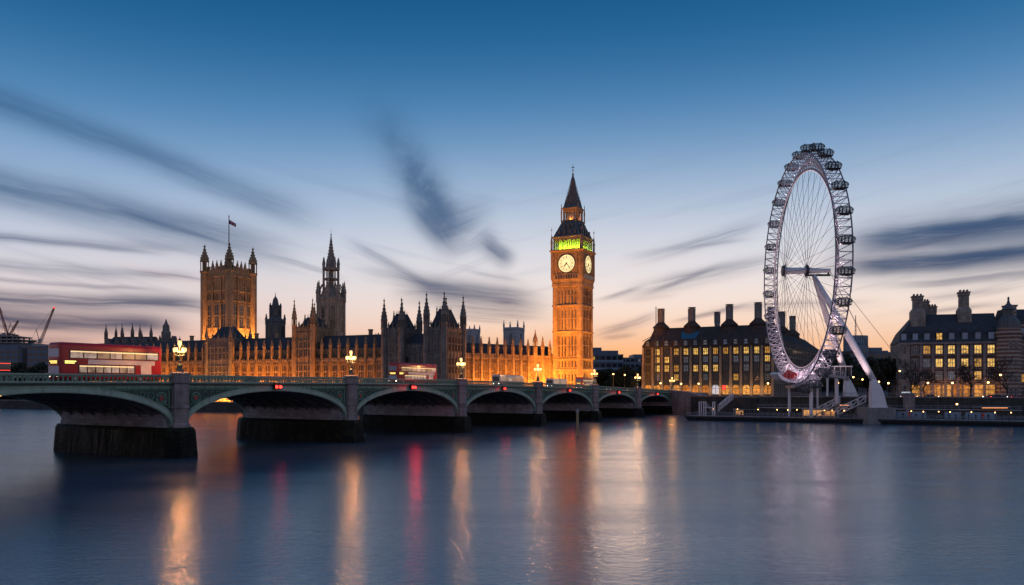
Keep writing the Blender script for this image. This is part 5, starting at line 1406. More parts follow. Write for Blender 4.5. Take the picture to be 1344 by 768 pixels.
    # mellow light washing up the piers from lamps along the pavement
    for k in range(4):
        x = W * (k + .5) / 4
        lamp_light('AREA', 'pavement_uplight', (x, -3.2, 7.0), 560, (1, .55, .22), t, W / 4 * .9, (x, .5, 18), .5)
    v = A + ax_ * 2 + ay * 3
    return t
M['skylight'] = emis('blue lit skylight', s2l((40, 96, 140)), .15)
portcullis()
def flagstaff(label, px, d, yt, r=.16, zb=GZ, name='flagpole'):
    c = at(px, 0, d); t = MB(); zt_ = CH + (HOR - yt) * d / F
    t.lathe([(r * 2, zb), (r * 1.4, zb + 2), (r, zt_ - 1), (r * 1.6, zt_ - .8), (.02, zt_)], 0, 0, 8)
    tag(t.build(name, M['dark_metal'], None, loc=(c.x, c.y, 0)), label, 'flagpole')
flagstaff('bare tall flagpole rising at the left end of the chimneyed office block', 861, 352, 402)

# ------------------------------------------------------------------ brick building on the right
M['brick_r'] = stone('red brown brick', (.19, .115, .085), ashlar=.35, streak=.35)
def banded():
    m, T, b = principled('banded brick and stone')
    tc = T.n('ShaderNodeTexCoord').outputs['Object']; sp = T.n('ShaderNodeSeparateXYZ'); T.put(sp.inputs[0], tc)
    f = T.m('FRACT', T.m('DIVIDE', sp.outputs[2], 1.35)); s_ = T.m('GREATER_THAN', f, .58)
    n = T.noise(tc, 1.5, 5)
    c = T.mix(s_, T.ramp(n, [(.3, (.13, .06, .045)), (.7, (.24, .12, .09))]), T.ramp(n, [(.3, (.30, .25, .21)), (.7, (.44, .38, .33))]))
    T.put(b.inputs['Base Color'], c); b.inputs['Roughness'].default_value = .8; return m
M['banded'] = banded()
def brick_building():
    A = Vector((at(1181, 0, 293).x, 293)); Bp = Vector((at(1311, 0, 283).x, 283)); d = Bp - A; W = d.length; rot = math.atan2(d.y, d.x)
    t = thing('brick_building', 'long brown brick building with steep dark roof, stout chimneys and two rows of yellow windows', 'building', (A.x, A.y, 0), rot)
    D = 24; ze = 26.4; zr = 37.0
    w = MB(); w.box(0, W, .5, D, 5, ze); wl = w.build('wall', M['brick_r'], t)
    st = MB(); st.box(-.35, 3.4, -.1, 23.8, 5, ze - .2); st.box(-.35, 3.4, -.5, -.1, 5, 8); st.build('corner_bay', M['stone_grey'], wl)
    b = MB()
    for z in (12.0, 16.6, 21.6, 25.7): b.box(-.5, W, -.15 if z < 25 else -.5, .5, z, z + (.35 if z < 25 else .7))
    b.build('string_course', M['granite'], wl)
    xs = [(1090 + x / 3.84 - 1181) / 130 * W for x in (430, 490, 553, 615, 682, 747, 812)]
    q = MB()
    for a_, b2_ in zip(xs[:-1], xs[1:]): m_ = (a_ + b2_) / 2; q.box(m_ - .45, m_ + .45, 0, .55, 5, ze - .6)
    q.box(W - .5, W + .3, 0, .55, 5, ze); q.build('wall_shaft', M['granite'], wl)
    lit = {22.2: [0, 1, 1, 1, 1, 1, 1], 17.4: [0, 2, 1, 1, 1, 1, 1], 12.9: [0, 0, 2, 2, 0, 1, 0]}
    for z, ks in lit.items():
        for x, k in zip(xs, ks):
            link('window', wmesh(('bb', k), 2.25, 3.0, 3, 2, {0: M['glass'], 1: M['win_yellow'], 2: M['win_dim']}[k], M['stone_pale'], .2, False), t, (x, .5, z))
    for z in (8, 13, 17.6, 22.4): link('window', wmesh(('bb', 's'), 1.0, 2.8, 1, 2, M['glass'], M['stone_pale'], .2, False), t, (1.6, -.1, z))
    for z in (8, 13, 17.6, 22.4):
        for yy_ in (5, 12, 19): link('window', wmesh(('bb', 's'), 1.0, 2.8, 1, 2, M['glass'], M['stone_pale'], .2, False), t, (-.35, yy_, z), -PI / 2)
    for k in range(8):                               # lit ground floor arcade
        x = 3.6 + (W - 4.6) * (k + .5) / 8; g = MB(); g.box(x - 1.5, x + 1.5, .42, .55, 6.9, 11); g.build('shop_front', M['arcade'], t)
        g = MB(); [g.box(x - 2.1, x - 1.5, -.1, .5, 5, 11.4), g.box(x - 2.2, x + 2.2, -.1, .5, 11, 11.6), g.box(x - .06, x + .06, .3, .42, 7, 11), g.box(x - 1.5, x + 1.5, .3, .42, 9.3, 9.5)]; g.build('shop_frame', M['granite'], t)
    r = MB()
    r.loft([[(-.6, -.6, ze), (W + .3, -.6, ze), (W + .3, D, ze), (-.6, D, ze)], [(-.4, -.2, ze + .5), (W + .3, -.2, ze + .5), (W + .3, D, ze + .5), (-.4, D, ze + .5)], [(1.2, 1.8, ze + 4.2), (W + .3, 1.8, ze + 4.2), (W + .3, D - 2, ze + 4.2), (1.2, D - 2, ze + 4.2)], [(6, 8, zr), (W + .3, 8, zr), (W + .3, D - 8, zr), (6, D - 8, zr)]])
    ro = r.build('roof', M['slate'], t)
    for i, x in enumerate([xs[0] - 3.8] + xs):
        d_ = MB(); d_.extr([(x - 1.2, ze + .6), (x + 1.2, ze + .6), (x + 1.2, ze + 3.4), (x, ze + 4.6), (x - 1.2, ze + 3.4)], .1, 3); do = d_.build('dormer', M['slate'], ro)
        g = MB(); g.box(x - .85, x + .85, .05, .1, ze + .9, ze + 3.2); g.build('dormer_window', M['win_yellow'] if i == 3 else M['glass_blue'], do)
        g = MB(); g.box(x - .05, x + .05, 0, .06, ze + .9, ze + 3.2); g.box(x - .9, x + .9, 0, .06, ze + 2.0, ze + 2.1); g.build('dormer_frame', M['stone_pale'], do)
    for (xc, yc, yt, hw, bw) in ((452, 6, 71, 1.55, 2.4), (505, 14, 100, 1.2, 1.3), (545, 15, 127, 1.2, 1.3), (688, 7, 58, 1.5, 2.2)):
        x = (1090 + xc / 3.84 - 1181) / 130 * W * (1 + yc / 290) ; dd = 290 + yc; z = CH + (HOR - (370 + yt / 3.84)) * dd / F
        c = MB(); c.sq([(bw, zr - 6), (bw, zr + 1.0), (hw * 1.15, zr + 2.0), (hw, zr + 2.2), (hw, z - 1.6), (hw * 1.15, z - 1.5), (hw * 1.15, z - .5), (hw * 1.3, z - .45), (hw * 1.3, z)], x, yc); co = c.build('chimney', M['stone_grey'], ro)
        for j in range(-1, 2):
            for l in (-1, 1): c = MB(); c.lathe([(.32, z), (.26, z + .7), (.3, z + .75)], x + j * hw * .75, yc + l * .6, 8); c.build('chimney_pot', M['brick_r'], co)
    lamp_light('AREA', 'arcade_light', (W * .6, -5, 10.5), 420, (1, .42, .13), t, W * .7, (W * .6, .4, 8.5), .5)
brick_building()
def corner_tower():
    d = 282; c = at(1323.5, 0, d); t = thing('corner_turret', 'octagonal turret striped in brick and pale stone with a small cupola, at the right edge', 'building', (c.x, c.y, 0), R(-8))
    k = d / F; r = 14.5 * k
    b = MB(); b.lathe([(r, 5), (r, 27.5), (r * 1.06, 27.7), (r * 1.08, 28.3), (r * 1.18, 28.8), (r * 1.18, 29.5), (r * .95, 29.8), (r * .95, 31)], 0, 0, 8, PI / 8); wl = b.build('wall', M['banded'], t)
    e = MB(); e.lathe([(r * 1.05, 31), (r * 1.0, 31.4), (r * .92, 33), (r * .6, 34.8), (r * .42, 35.4), (r * .42, 37.2), (r * .55, 37.4), (r * .4, 38.6), (r * .14, 39.6), (.25, 41), (.4, 41.3), (.1, 42)], 0, 0, 8, PI / 8); e.build('cupola', M['leadroof'], t)
    for a_ in (-2.05, -1.45):
        for z in (23.5, 17.5, 12, 7.5): link('window', wmesh(('tw', z), 1.0, 2.4, 2, 2, M['glass'], M['stone_pale'], .2, False), t, ((a_ + 1.75) * 3.0, -r * .924, z))
    ch = MB(); ch.sq([(1.6, 31), (1.6, 38.8), (1.9, 39), (1.9, 39.6)], r * .9, 7); ch.build('chimney', M['banded'], t)
    t2 = thing('brick_building', 'dark roofed banded brick building cut off by the right edge', 'building', (c.x + 3.6, 284, 0), R(-8))
    b = MB(); b.box(0, 42, 0, 22, 5, 27); wl = b.build('wall', M['banded'], t2)
    r2 = MB(); r2.loft([[(-.3, -.4, 27), (42, -.4, 27), (42, 22, 27), (-.3, 22, 27)], [(-.3, 9, 38.5), (42, 9, 38.5), (42, 13, 38.5), (-.3, 13, 38.5)]]); r2.build('roof', M['slate'], t2)
    for z, lit_ in ((22, 0), (17, 0), (12, 1), (7.6, 0)):
        for j in range(9): link('window', wmesh(('b3', 1 if (lit_ and j in (0, 3)) else 0), 1.7, 2.8, 2, 2, M['win_yellow'] if (lit_ and j in (0, 3)) else M['glass'], M['stone_pale'], .2, False), t2, (2.2 + j * 4.4, 0, z))
    for j in range(5):
        d_ = MB(); x = 3 + j * 8; d_.extr([(x - 1.4, 28), (x + 1.4, 28), (x + 1.4, 31), (x, 33), (x - 1.4, 31)], .6, 6); do = d_.build('dormer', M['banded'], t2); g = MB(); g.box(x - .8, x + .8, .5, .6, 28.6, 31); g.build('dormer_window', M['glass_blue'], do)
corner_tower()

# ------------------------------------------------------------------ far blocks
def block(name, label, cat, px0, px1, d, yt, mt, band=None, dep=20, steps=(), zb=4, rot=0.0, lit=0, floors=None):
    k = d / F; c = at((px0 + px1) / 2, 0, d); hw = (px1 - px0) / 2 * k; zt_ = CH + (HOR - yt) * k
    t = thing(name, label, cat, (c.x, c.y, 0), rot)
    b = MB(); b.box(-hw, hw, 0, dep, zb, zt_); wl = b.build('wall', M[mt], t)
    s = MB()
    for (xa, xb, y2) in steps: s.box((xa - (px0 + px1) / 2) * k, (xb - (px0 + px1) / 2) * k, 2, dep - 2, zt_ - .2, CH + (HOR - y2) * k)
    s.box(-hw - .2, hw + .2, -.2, dep + .2, zt_, zt_ + .4)
    s.build('roof_plant', M[mt], t)
    nf = floors or max(2, int((zt_ - 8) / 3.6))
    fz = (zt_ - 7) / nf
    for i in range(nf):
        g = MB(); z = 7 + fz * i + fz * .35
        n = max(3, int(2 * hw / 3.2))
        for j in range(n): g.box(-hw + 2 * hw * (j + .12) / n, -hw + 2 * hw * (j + .88) / n, -.06, .05, z, z + fz * .5)
        rw = g.build('window_row', M['glass'], t)
        if band: g = MB(); g.box(-hw - .05, hw + .05, -.35, .0, z - fz * .3, z - .1); g.build('floor_band', M[band], t)
    rnd = random.Random(int(px0))
    for i in range(lit):
        g = MB(); x = rnd.uniform(-hw * .9, hw * .9); z = 7 + fz * rnd.randrange(nf) + fz * .38; g.box(x - .9, x + .9, -.12, -.05, z, z + fz * .42); g.build('lit_window', M['win_yellow'] if rnd.random() < .6 else M['win_dim'], t)
    return t
block('office_building', 'stepped pale banded office block behind the right foot of the clock tower', 'building', 772, 818, 480, 466, 'blue_block', 'blue_band', 26, ((772, 790, 456), (790, 812, 460)), lit=4)
block('office_building', 'long low blue-grey block on the skyline between clock tower and office block', 'building', 815, 858, 560, 470, 'blue_block', None, 26, ((832, 846, 465),), lit=3)
block('office_building', 'low grey block behind the dark trees right of the clock tower', 'building', 784, 856, 430, 487, 'conc_dark', 'blue_band', 20, (), lit=7)
def gasholder():
    d = 520; k = d / F; c = at(1123, 0, d); t = thing('round_tower', 'pale blue-grey drum shaped building rising behind the wheel legs', 'building', (c.x, c.y, 0), 0)
    r = 14.5 * k; z = CH + (HOR - 441) * k
    b = MB(); b.lathe([(r, 4), (r, z - 1), (r * 1.02, z - .9), (r * 1.02, z), (r * .96, z)], 0, 0, 32); b.build('wall', M['blue_band'], t)
    g = MB()
    for i in range(32): a_ = 2 * PI * i / 32; g.rod((r * 1.01 * math.cos(a_), r * 1.01 * math.sin(a_), 4), (r * 1.01 * math.cos(a_), r * 1.01 * math.sin(a_), z), .22, n=4)
    for zz in (z - 6, z - 12): g.lathe([(r * 1.005, zz), (r * 1.02, zz + .5), (r * 1.005, zz + 1)], 0, 0, 32)
    g.build('wall_rib', M['blue_block'], t)
    m_ = thing('mast', 'thin lattice mast rising behind the drum shaped building', 'mast', tuple(at(1123, 0, 560).xy) + (0,), 0)
    q = MB(); zt_ = CH + (HOR - 414) * 560 / F
    for i in range(3):
        a_ = 2 * PI * i / 3; q.rod((1.5 * math.cos(a_), 1.5 * math.sin(a_), 20), (.15 * math.cos(a_), .15 * math.sin(a_), zt_), .18, .1, 4)
    for i in range(14): 
        z0_ = 20 + (zt_ - 20) * i / 14; f = 1.5 - 1.35 * i / 14; q.rod((f, 0, z0_), (-f * .5, f * .87, z0_ + 2.4), .08, n=4); q.rod((-f * .5, f * .87, z0_), (-f * .5, -f * .87, z0_ + 2.4), .08, n=4)
    q.build('lattice', M['dark_metal'], m_)
gasholder()
block('office_building', 'dark flat block behind trees between the wheel and the brick building', 'building', 1078, 1150, 470, 462, 'conc_dark', None, 24, ((1080, 1098, 458),), lit=2)
block('office_building', 'blue-grey stepped block just left of the brick building', 'building', 1140, 1182, 430, 463, 'blue_block', None, 22, ((1143, 1160, 456), (1160, 1168, 460)), lit=1)
block('office_building', 'blue-grey rounded block on the skyline behind the front of the red bus', 'building', 36, 66, 560, 455, 'blue_block', None, 26, ((37, 40.5, 450),), lit=0)
def construction():
    d = 560; k = d / F; c = at(8, 0, d)
    t = thing('unfinished_building', 'unfinished concrete building with open top floors at the far left edge', 'building', (c.x, c.y, 0), 0)
    z = lambda y: CH + (HOR - y) * k
    b = MB(); b.box(-26, 11, 0, 24, 4, z(456)); b.box(-26, 8, 1, 23, z(456), z(451)); wl = b.build('wall', M['blue_block'], t)
    f = MB()
    for y, xr in ((449.5, 7.5), (445.5, 7), (441, 4)): f.box(-26, xr, 0, 24, z(y) - .5, z(y) + .4)
    for x in range(-24, 8, 4): f.box(x - .35, x + .35, .5, 1.2, z(452), z(441)); f.box(x - .35, x + .35, 20, 21, z(452), z(441))
    f.build('floor_slab', M['concrete'], t)
    s = MB()
    for x in (9, 10.5): s.rod((x, -.5, 4), (x, -.5, z(441.5)), .12, n=4)
    for i in range(9): s.rod((9, -.5, z(456) + i * 1.0), (10.5, -.5, z(456) + i * 1.0), .1, n=4)
    s.build('scaffold', M['dark_metal'], t)
    for i in range(4):
        g = MB(); n = 9; zz = z(456) - 4 - i * 4
        for j in range(n): g.box(-25 + 36 * (j + .15) / n, -25 + 36 * (j + .85) / n, -.06, .05, zz, zz + 1.9)
        g.build('window_row', M['glass'], t)
construction()
def crane(label, px, yb, px_t, yt, d, red):
    k = d / F; c = at(px, 0, d); z = lambda y: CH + (HOR - y) * k
    t = thing('tower_crane', label, 'crane', (c.x, c.y, 0), 0)
    m_ = MB(); h = z(yb)
    def lat(mb, a, b, w0, w1, n):
        a, b = Vector(a), Vector(b); dd = (b - a).normalized(); u = dd.cross(Vector((0, 1, 0))).normalized(); v = Vector((0, 1, 0))
        P = lambda f, i: a.lerp(b, f) + (u * (-1, 1, 1, -1)[i] + v * (-1, -1, 1, 1)[i]) * (w0 + (w1 - w0) * f)
        for i in range(4): mb.rod(P(0, i), P(1, i), .17, n=4)
        for j in range(n):
            for i in range(4): mb.rod(P(j / n, i), P((j + 1) / n, (i + 1) % 4), .10, n=4)
    lat(m_, (0, 0, 8), (0, 0, h), .8, .8, 20); m_.build('mast', M['dark_metal'], t)
    j = MB(); tip = ((px_t - px) * k, 0, z(yt)); lat(j, (.6, 0, h), tip, .75, .35, 18); j.build('jib', M['crane_paint'], t)
    sgn = -1 if tip[0] > 0 else 1
    q = MB(); lat(q, (0, 0, h), (sgn * 6, 0, h + 1), .7, .6, 4); q.box(sgn * 6 - 1.6, sgn * 6 + 1.6, -1.3, 1.3, h - 1.8, h + 1.0); q.build('counterweight', M['dark_metal'], t)
    q = MB(); q.rod((0, 0, h), (sgn * 2.5, 0, h + 9), .25, n=4); q.rod((sgn * 2.5, 0, h + 9), tip, .09, n=4); q.rod((sgn * 2.5, 0, h + 9), (sgn * 6, 0, h + 1), .09, n=4); q.rod(tip, (tip[0], 0, tip[2] - 12), .05, n=4); q.build('tie_rope', M['dark_metal'], t)
    q = MB(); q.box(-.2 - sgn * 2.2, -.2 - sgn * .4, -2.2, -.7, h - .2, h + 2.2); q.build('cab', M['grey_metal'], t)
    if red: q = MB(); q.ball(tip, .7, 8, 5); q.build('warning_light', M['sign_red'], t)
M['crane_paint'] = mat('faded red crane paint', (.28, .10, .08), .6, .2)
crane('luffing tower crane with raised reddish jib above the blue-grey rounded block', 52, 449, 71, 404, 575, True)
crane('dark tower crane with a long raised jib at the left picture edge', 9, 441, -1, 403, 570, False)
crane('small dark tower crane with short jib beside the left edge crane', 11, 441, 24, 421, 572, False)

# ------------------------------------------------------------------ trees
def leafy_tree(seed, h, rad, nleaf, leaf=.55):
    rnd = random.Random(seed); tr = MB()
    tr.path([(0, 0, 0), (.1, .05, h * .2), (-.1, .1, h * .45), (.1, 0, h * .8)], [h * .03, h * .024, h * .016, .04], 7)
    cl = []
    for i in range(16):
        q = rnd.uniform(0, 2 * PI); f = rnd.uniform(.28, .7); rr = rad * rnd.uniform(.45, .95) * (1.15 - .6 * f); z1 = h * (f + rnd.uniform(.08, .25))
        tr.path([(0, 0, h * f * .8), (rr * .5 * math.cos(q), rr * .5 * math.sin(q), (h * f * .8 + z1) / 2 + .3), (rr * math.cos(q), rr * math.sin(q), z1)], [h * .01, h * .007, .02], 5)
        cl.append((rr * math.cos(q), rr * math.sin(q), z1, rad * rnd.uniform(.28, .5)))
    cl.append((0, 0, h * .86, rad * .4))
    lf = MB()
    for i in range(nleaf):
        x, y, z, r = rnd.choice(cl); d = Vector((rnd.gauss(0, 1), rnd.gauss(0, 1), rnd.gauss(0, .75))); d = d.normalized() * r * rnd.random() ** .45
        c = Vector((x, y, z)) + d; u = Vector((rnd.gauss(0, 1), rnd.gauss(0, 1), rnd.gauss(0, 1))).normalized(); v = u.orthogonal().normalized(); s = leaf * rnd.uniform(.5, 1.2)
        lf.add([c - u * s, c + v * s * .55, c + u * s, c - v * s * .55], [(0, 1, 2, 3)])
    return tr, lf
def bare_tree(seed, h):
    rnd = random.Random(seed); tr = MB(); tw = MB()
    def grow(p, d, L, r, lev):
        q = p + d * L * .5 + Vector((rnd.uniform(-1, 1), rnd.uniform(-1, 1), .3)) * L * .06; e = p + d * L + Vector((rnd.uniform(-1, 1), rnd.uniform(-1, 1), .4)) * L * .08
        (tr if lev < 3 else tw).path([p, q, e], [r, r * .82, r * .62], 6 if lev < 2 else (4 if lev < 4 else 3))
        if lev >= 6: return
        n = 3 if lev < 5 else 2
        for i in range(n):
            a = Vector((rnd.gauss(0, 1), rnd.gauss(0, 1), rnd.gauss(.25, .6))).normalized()
            nd_ = (d * .95 + a * (.85 if lev else .75)).normalized(); nd_.z = max(nd_.z, -.15); 
            grow(p.lerp(e, rnd.uniform(.55, 1.0)) if i else e, nd_.normalized(), L * rnd.uniform(.62, .86), max(r * .62, .05), lev + 1)
    grow(Vector((0, 0, 0)), Vector((.03, 0, 1)), h * .26, h * .022, 0)
    return tr, tw
def plant(name, label, tr, lf, loc, rot, sc, group, cm, mt):
    t = thing(name, label, 'tree', loc, rot, group); t.scale = (sc,) * 3
    link('trunk', tr, t); link('crown' if mt == 'leaf' else 'twigs', lf, t)
    return t
LT = []
for sd_, h, r in ((3, 11, 5.0), (8, 13, 5.6), (15, 9.5, 4.6)):
    a, b = leafy_tree(sd_, h, r, 2600, .5); LT.append((a.mesh('trunk', M['bark']), b.mesh('crown', M['leaf'])))
BT = []
for sd_ in (4, 11): a, b = bare_tree(sd_, 16); BT.append((a.mesh('trunk', M['bark']), b.mesh('twigs', M['bark'])))
rnd = random.Random(21)
def row(n, px0, px1, d0, d1, group, desc, smin=.8, smax=1.15, z=GZ):
    for i in range(n):
        px = px0 + (px1 - px0) * (i + rnd.uniform(.2, .8)) / n; d = rnd.uniform(d0, d1); p = at(px, 0, d)
        tr, lf = LT[i % 3]
        plant('leafy_tree', desc, tr, lf, (p.x, p.y, z), rnd.uniform(0, 6), rnd.uniform(smin, smax), group, None, 'leaf')
row(9, 783, 862, 372, 400, 'dark trees between clock tower and office block', 'dark bushy tree in the clump between the clock tower and the chimneyed office block')
row(8, 1092, 1172, 300, 345, 'dark trees behind the wheel legs', 'dark bushy tree in the clump behind the wheel legs', .9, 1.3)
row(9, -30, 68, 440, 500, 'dark trees behind the bridge at the far left', 'dark bushy tree in the clump behind the left end of the bridge', .9, 1.3, 8)
for px, d, sc, lb, k in ((1195, 266, .92, 'bare spreading tree before the left part of the brick building', 0), (1322, 262, .95, 'bare tree before the striped turret, nearest the right edge', 0), (1274, 264, 1.0, 'bare spreading tree with forked trunk before the right part of the brick building', 1), (1213, 276, .8, 'slim bare tree close to the brick wall, between the two spreading trees', 1)):
    p = at(px, 0, d); plant('bare_tree', lb, BT[k][0], BT[k][1], (p.x, p.y, GZ), k * 2.1 + px, sc, None, None, 'bark')

# ------------------------------------------------------------------ pontoon pier, bank furniture
P0 = Vector((at(912, 0, 246).x, 246)); P1 = Vector((at(1420, 0, 200).x, 200)); pd = P1 - P0; PL = pd.length; P_ROT = math.atan2(pd.y, pd.x); pd.normalize(); pnm = Vector((-pd.y, pd.x))
def pont(px):                                # along-pontoon distance of a picture column
    k = (px - 672) / F; return (P0.x - k * P0.y) / (k * pd.y - pd.x)
def pw(a, b, z=0): v = P0 + pd * a + pnm * b; return Vector((v.x, v.y, z))
def pontoon():
    t = thing('pontoon', 'long low dark floating pier along the right bank with railings', 'pontoon', (P0.x, P0.y, 0), P_ROT)
    h = MB(); h.loft([[(-1.5, .8, -1), (PL, .8, -1), (PL, 9, -1), (-1.5, 9, -1)], [(-3, 0, .9), (PL, 0, .9), (PL, 9.5, .9), (-3, 9.5, .9)], [(-3, 0, 1.25), (PL, 0, 1.25), (PL, 9.5, 1.25), (-3, 9.5, 1.25)]]); h.build('hull', M['black_iron'], t)
    d = MB(); d.box(-2.8, PL, .2, 9.3, 1.254, 1.34); d.build('deck', M['concrete'], t)
    fd = MB()
    for i in range(int(PL / 4)): fd.rod((i * 4, -.12, .3), (i * 4, -.12, 1.2), .16, n=6)
    fd.rod((-3, -.06, 1.2), (PL, -.06, 1.2), .1, n=5); fd.build('fender', M['bus_dark'], t)
    r = MB()
    for y in (.3, 9.2):
        for i in range(int(PL / 1.5) + 1): r.rod((i * 1.5 - 2.5, y, 1.3), (i * 1.5 - 2.5, y, 2.4), .035, n=4)
        for z in (1.6, 1.9, 2.15, 2.42): r.rod((-2.5, y, z), (PL, y, z), .03 if z < 2.4 else .05, n=4)
    r.build('railing', M['grey_metal'], t)
pontoon()
def gantry(label, a, b):
    t = thing('mooring_gantry', label, 'gantry', pw(a, b, 1.3), P_ROT)
    m_ = MB()
    for x in (0, 1.4, 4.2): m_.rod((x, 0, 0), (x, 0, 4.4), .16, n=8); m_.rod((x, 2.4, 0), (x, 2.4, 4.4), .16, n=8); m_.rod((x, 0, 4.3), (x, 2.4, 4.3), .1, n=6)
    for y in (0, 2.4): m_.rod((0, y, 4.3), (1.4, y, 4.3), .1, n=6); m_.rod((1.4, y, 2.6), (4.2, y, 2.6), .08, n=6); m_.rod((1.4, y, 4.2), (4.2, y, 1.2), .06, n=5)
    m_.build('steel_frame', M['white_metal'], t); q = MB(); q.box(-.6, 5, -.4, 3, -.05, .14); q.build('base_plate', M['grey_metal'], t)
gantry('white tubular steel frame on the left end of the pontoon', pont(914), 3.2)
def gangway(label, a0, z0, a1, z1, b, w=2.4):
    t = thing('gangway', label, 'gangway', pw(a0, b, 0), P_ROT)
    L = a1 - a0; d = MB(); d.extr([(0, z0), (L, z1), (L, z1 - .25), (0, z0 - .25)], 0, w); d.build('walkway', M['concrete'], t)
    m_ = MB(); n = max(4, int(L / 1.6))
    for y in (0, w):
        for i in range(n + 1):
            x = L * i / n; z = z0 + (z1 - z0) * i / n; m_.rod((x, y, z), (x, y, z + 1.9), .07, n=5)
            if i < n: z2 = z0 + (z1 - z0) * (i + 1) / n; m_.rod((x, y, z), (x + L / n, y, z2 + 1.9), .05, n=4)
        m_.rod((0, y, z0 + 1.9), (L, y, z1 + 1.9), .11, n=5); m_.rod((0, y, z0), (L, y, z1), .11, n=5); m_.rod((0, y, z0 + 1.0), (L, y, z1 + 1.0), .05, n=4)
    m_.build('truss', M['white_metal'], t)
gangway('white truss gangway climbing from the pontoon under the wheel, left one', pont(1062), 1.5, pont(1098), 5.6, 6.2)
gangway('white truss gangway just left of the big leg foot, right one', pont(1096), 2.2, pont(1134), 6.0, 3.4)
gangway('small steep gangway from the white steel frame up to the bank, at the left end', pont(932), 2.6, pont(951), 6.4, 9.6, 1.8)
# plinth for the wheel leg
v = at(1149, 535, 224)
mb = MB(); mb.box(-3.6, 4.6, -2.2, 6, -1, v.z); pl = tag(mb.build('leg_plinth', M['concrete'], None, loc=(v.x, v.y, 0)), 'dark concrete plinth in the river carrying the nearer wheel leg', 'plinth')
# pillar on the bank
def pylon(px, d, y0, y1, w, label):
    c = at(px, 0, d); k = d / F; t = thing('concrete_pillar', label, 'pillar', (c.x, c.y, 0), 0)
    m_ = MB(); z1 = CH + (HOR - y0) * k; m_.box(-w, w, -w * .6, w * .6, CH + (HOR - y1) * k - 1, z1); m_.build('shaft', M['granite'], t); m_ = MB(); m_.box(-w * 1.06, w * 1.06, -w * .7, w * .7, z1, z1 + .3); m_.build('cap', M['granite_pale'], t)
    return c, z1, t
c_, z1_, t_ = pylon(1193, 236, 517, 538, 1.35, 'stout square pale pillar in front of the embankment wall below the brick building')
def sign_on(px, d, yc, w, h, mt, label):
    c = at(px, yc, d); t = thing('lit_sign', label, 'sign', (c.x, c.y, c.z), 0)
    q = MB(); q.box(-w / 2, w / 2, -.1, .1, -h / 2, h / 2); q.build('sign_panel', M[mt], t)
    q = MB()
    for x in (-w / 2 + .1, w / 2 - .1): q.rod((x, .2, -h / 2 - 1.5), (x, .2, h / 2), .05, n=4)
    q.box(-w / 2 - .1, w / 2 + .1, .1, .16, -h / 2 - .1, h / 2 + .1); q.build('sign_frame', M['dark_metal'], t)
sign_on(1189, 250, 515.5, 2.6, .55, 'arcade_white', 'small bright white panel above the square pale pillar')
sign_on(950, 300, 508.5, 1.2, 1.6, 'sign_red', 'small red lit panel before the office block arcade')
# hoardings on the pontoon
def screen(px0, px1, b, label, mt):
    a0, a1 = pont(px0), pont(px1); t = thing('glass_screen', label, 'screen', pw(a0, b, 1.34), P_ROT)
    n = max(2, int((a1 - a0) / 1.4)); g = MB(); g.box(0, a1 - a0, -.02, .02, .15, 1.9); g.build('pane', M[mt], t)
    f = MB()
    for i in range(n + 1): f.rod(((a1 - a0) * i / n, 0, 0), ((a1 - a0) * i / n, 0, 2.05), .05, n=4)
    f.rod((0, 0, 2.0), (a1 - a0, 0, 2.0), .05, n=4); f.build('frame', M['grey_metal'], t)
screen(1172, 1215, 7.4, 'long glazed screen on the pontoon below the square pillar', 'glass_blue'); screen(1240, 1262, 7.4, 'glazed screen on the pontoon between the two right mooring posts', 'glass_blue'); screen(1268, 1310, 7.4, 'long glazed screen on the pontoon near the right edge', 'glass_blue'); screen(955, 990, 7.8, 'glazed screen near the left end of the pontoon', 'glass')
def cabin(px0, px1, b, h, label):
    a0, a1 = pont(px0), pont(px1); t = thing('pier_shelter', label, 'shelter', pw(a0, b, 1.34), P_ROT); L = a1 - a0
    r = MB(); r.extr([(-.3, h), (L + .3, h), (L + .3, h + .15), (-.3, h + .3)], -.4, 2.6); r.build('roof', M['grey_metal'], t)
    p = MB()
    for x in [L * i / 4 for i in range(5)]:
        for y in (0, 2.2): p.rod((x, y, 0), (x, y, h), .06, n=5)
    p.build('post', M['white_metal'], t)
    g = MB(); g.box(0, L, 2.15, 2.2, .3, h - .3); g.build('back_panel', M['win_warm'], t)
    g = MB(); g.box(.3, L - .3, 1.5, 2.0, .4, .5); [g.box(x, x + .1, 1.5, 2.0, 0, .4) for x in (.4, L - .5)]; g.build('bench', M['timber'], t)
cabin(1050, 1076, 5.0, 2.4, 'lit open shelter on the pontoon beneath the wheel rim'); cabin(1078, 1092, 5.4, 2.2, 'small lit shelter on the pontoon just right of the larger one'); cabin(958, 968, 5.5, 1.9, 'tiny lit shelter near the left end of the pontoon')
def post_red(px, label):
    t = thing('lifebuoy_post', label, 'post', pw(pont(px), 2.2, 1.34), P_ROT)
    p = MB(); p.rod((0, 0, 0), (0, 0, 2.0), .09, n=6); p.build('post', M['red_cloth'], t); b = MB(); b.box(-.3, .3, -.2, .12, .8, 1.9); b.build('housing', M['red_cloth'], t)
post_red(1154, 'red lifebuoy post on the pontoon below the big leg foot'); post_red(1193, 'red lifebuoy post on the pontoon below the square pillar'); post_red(1291, 'red lifebuoy post on the pontoon near the right edge')
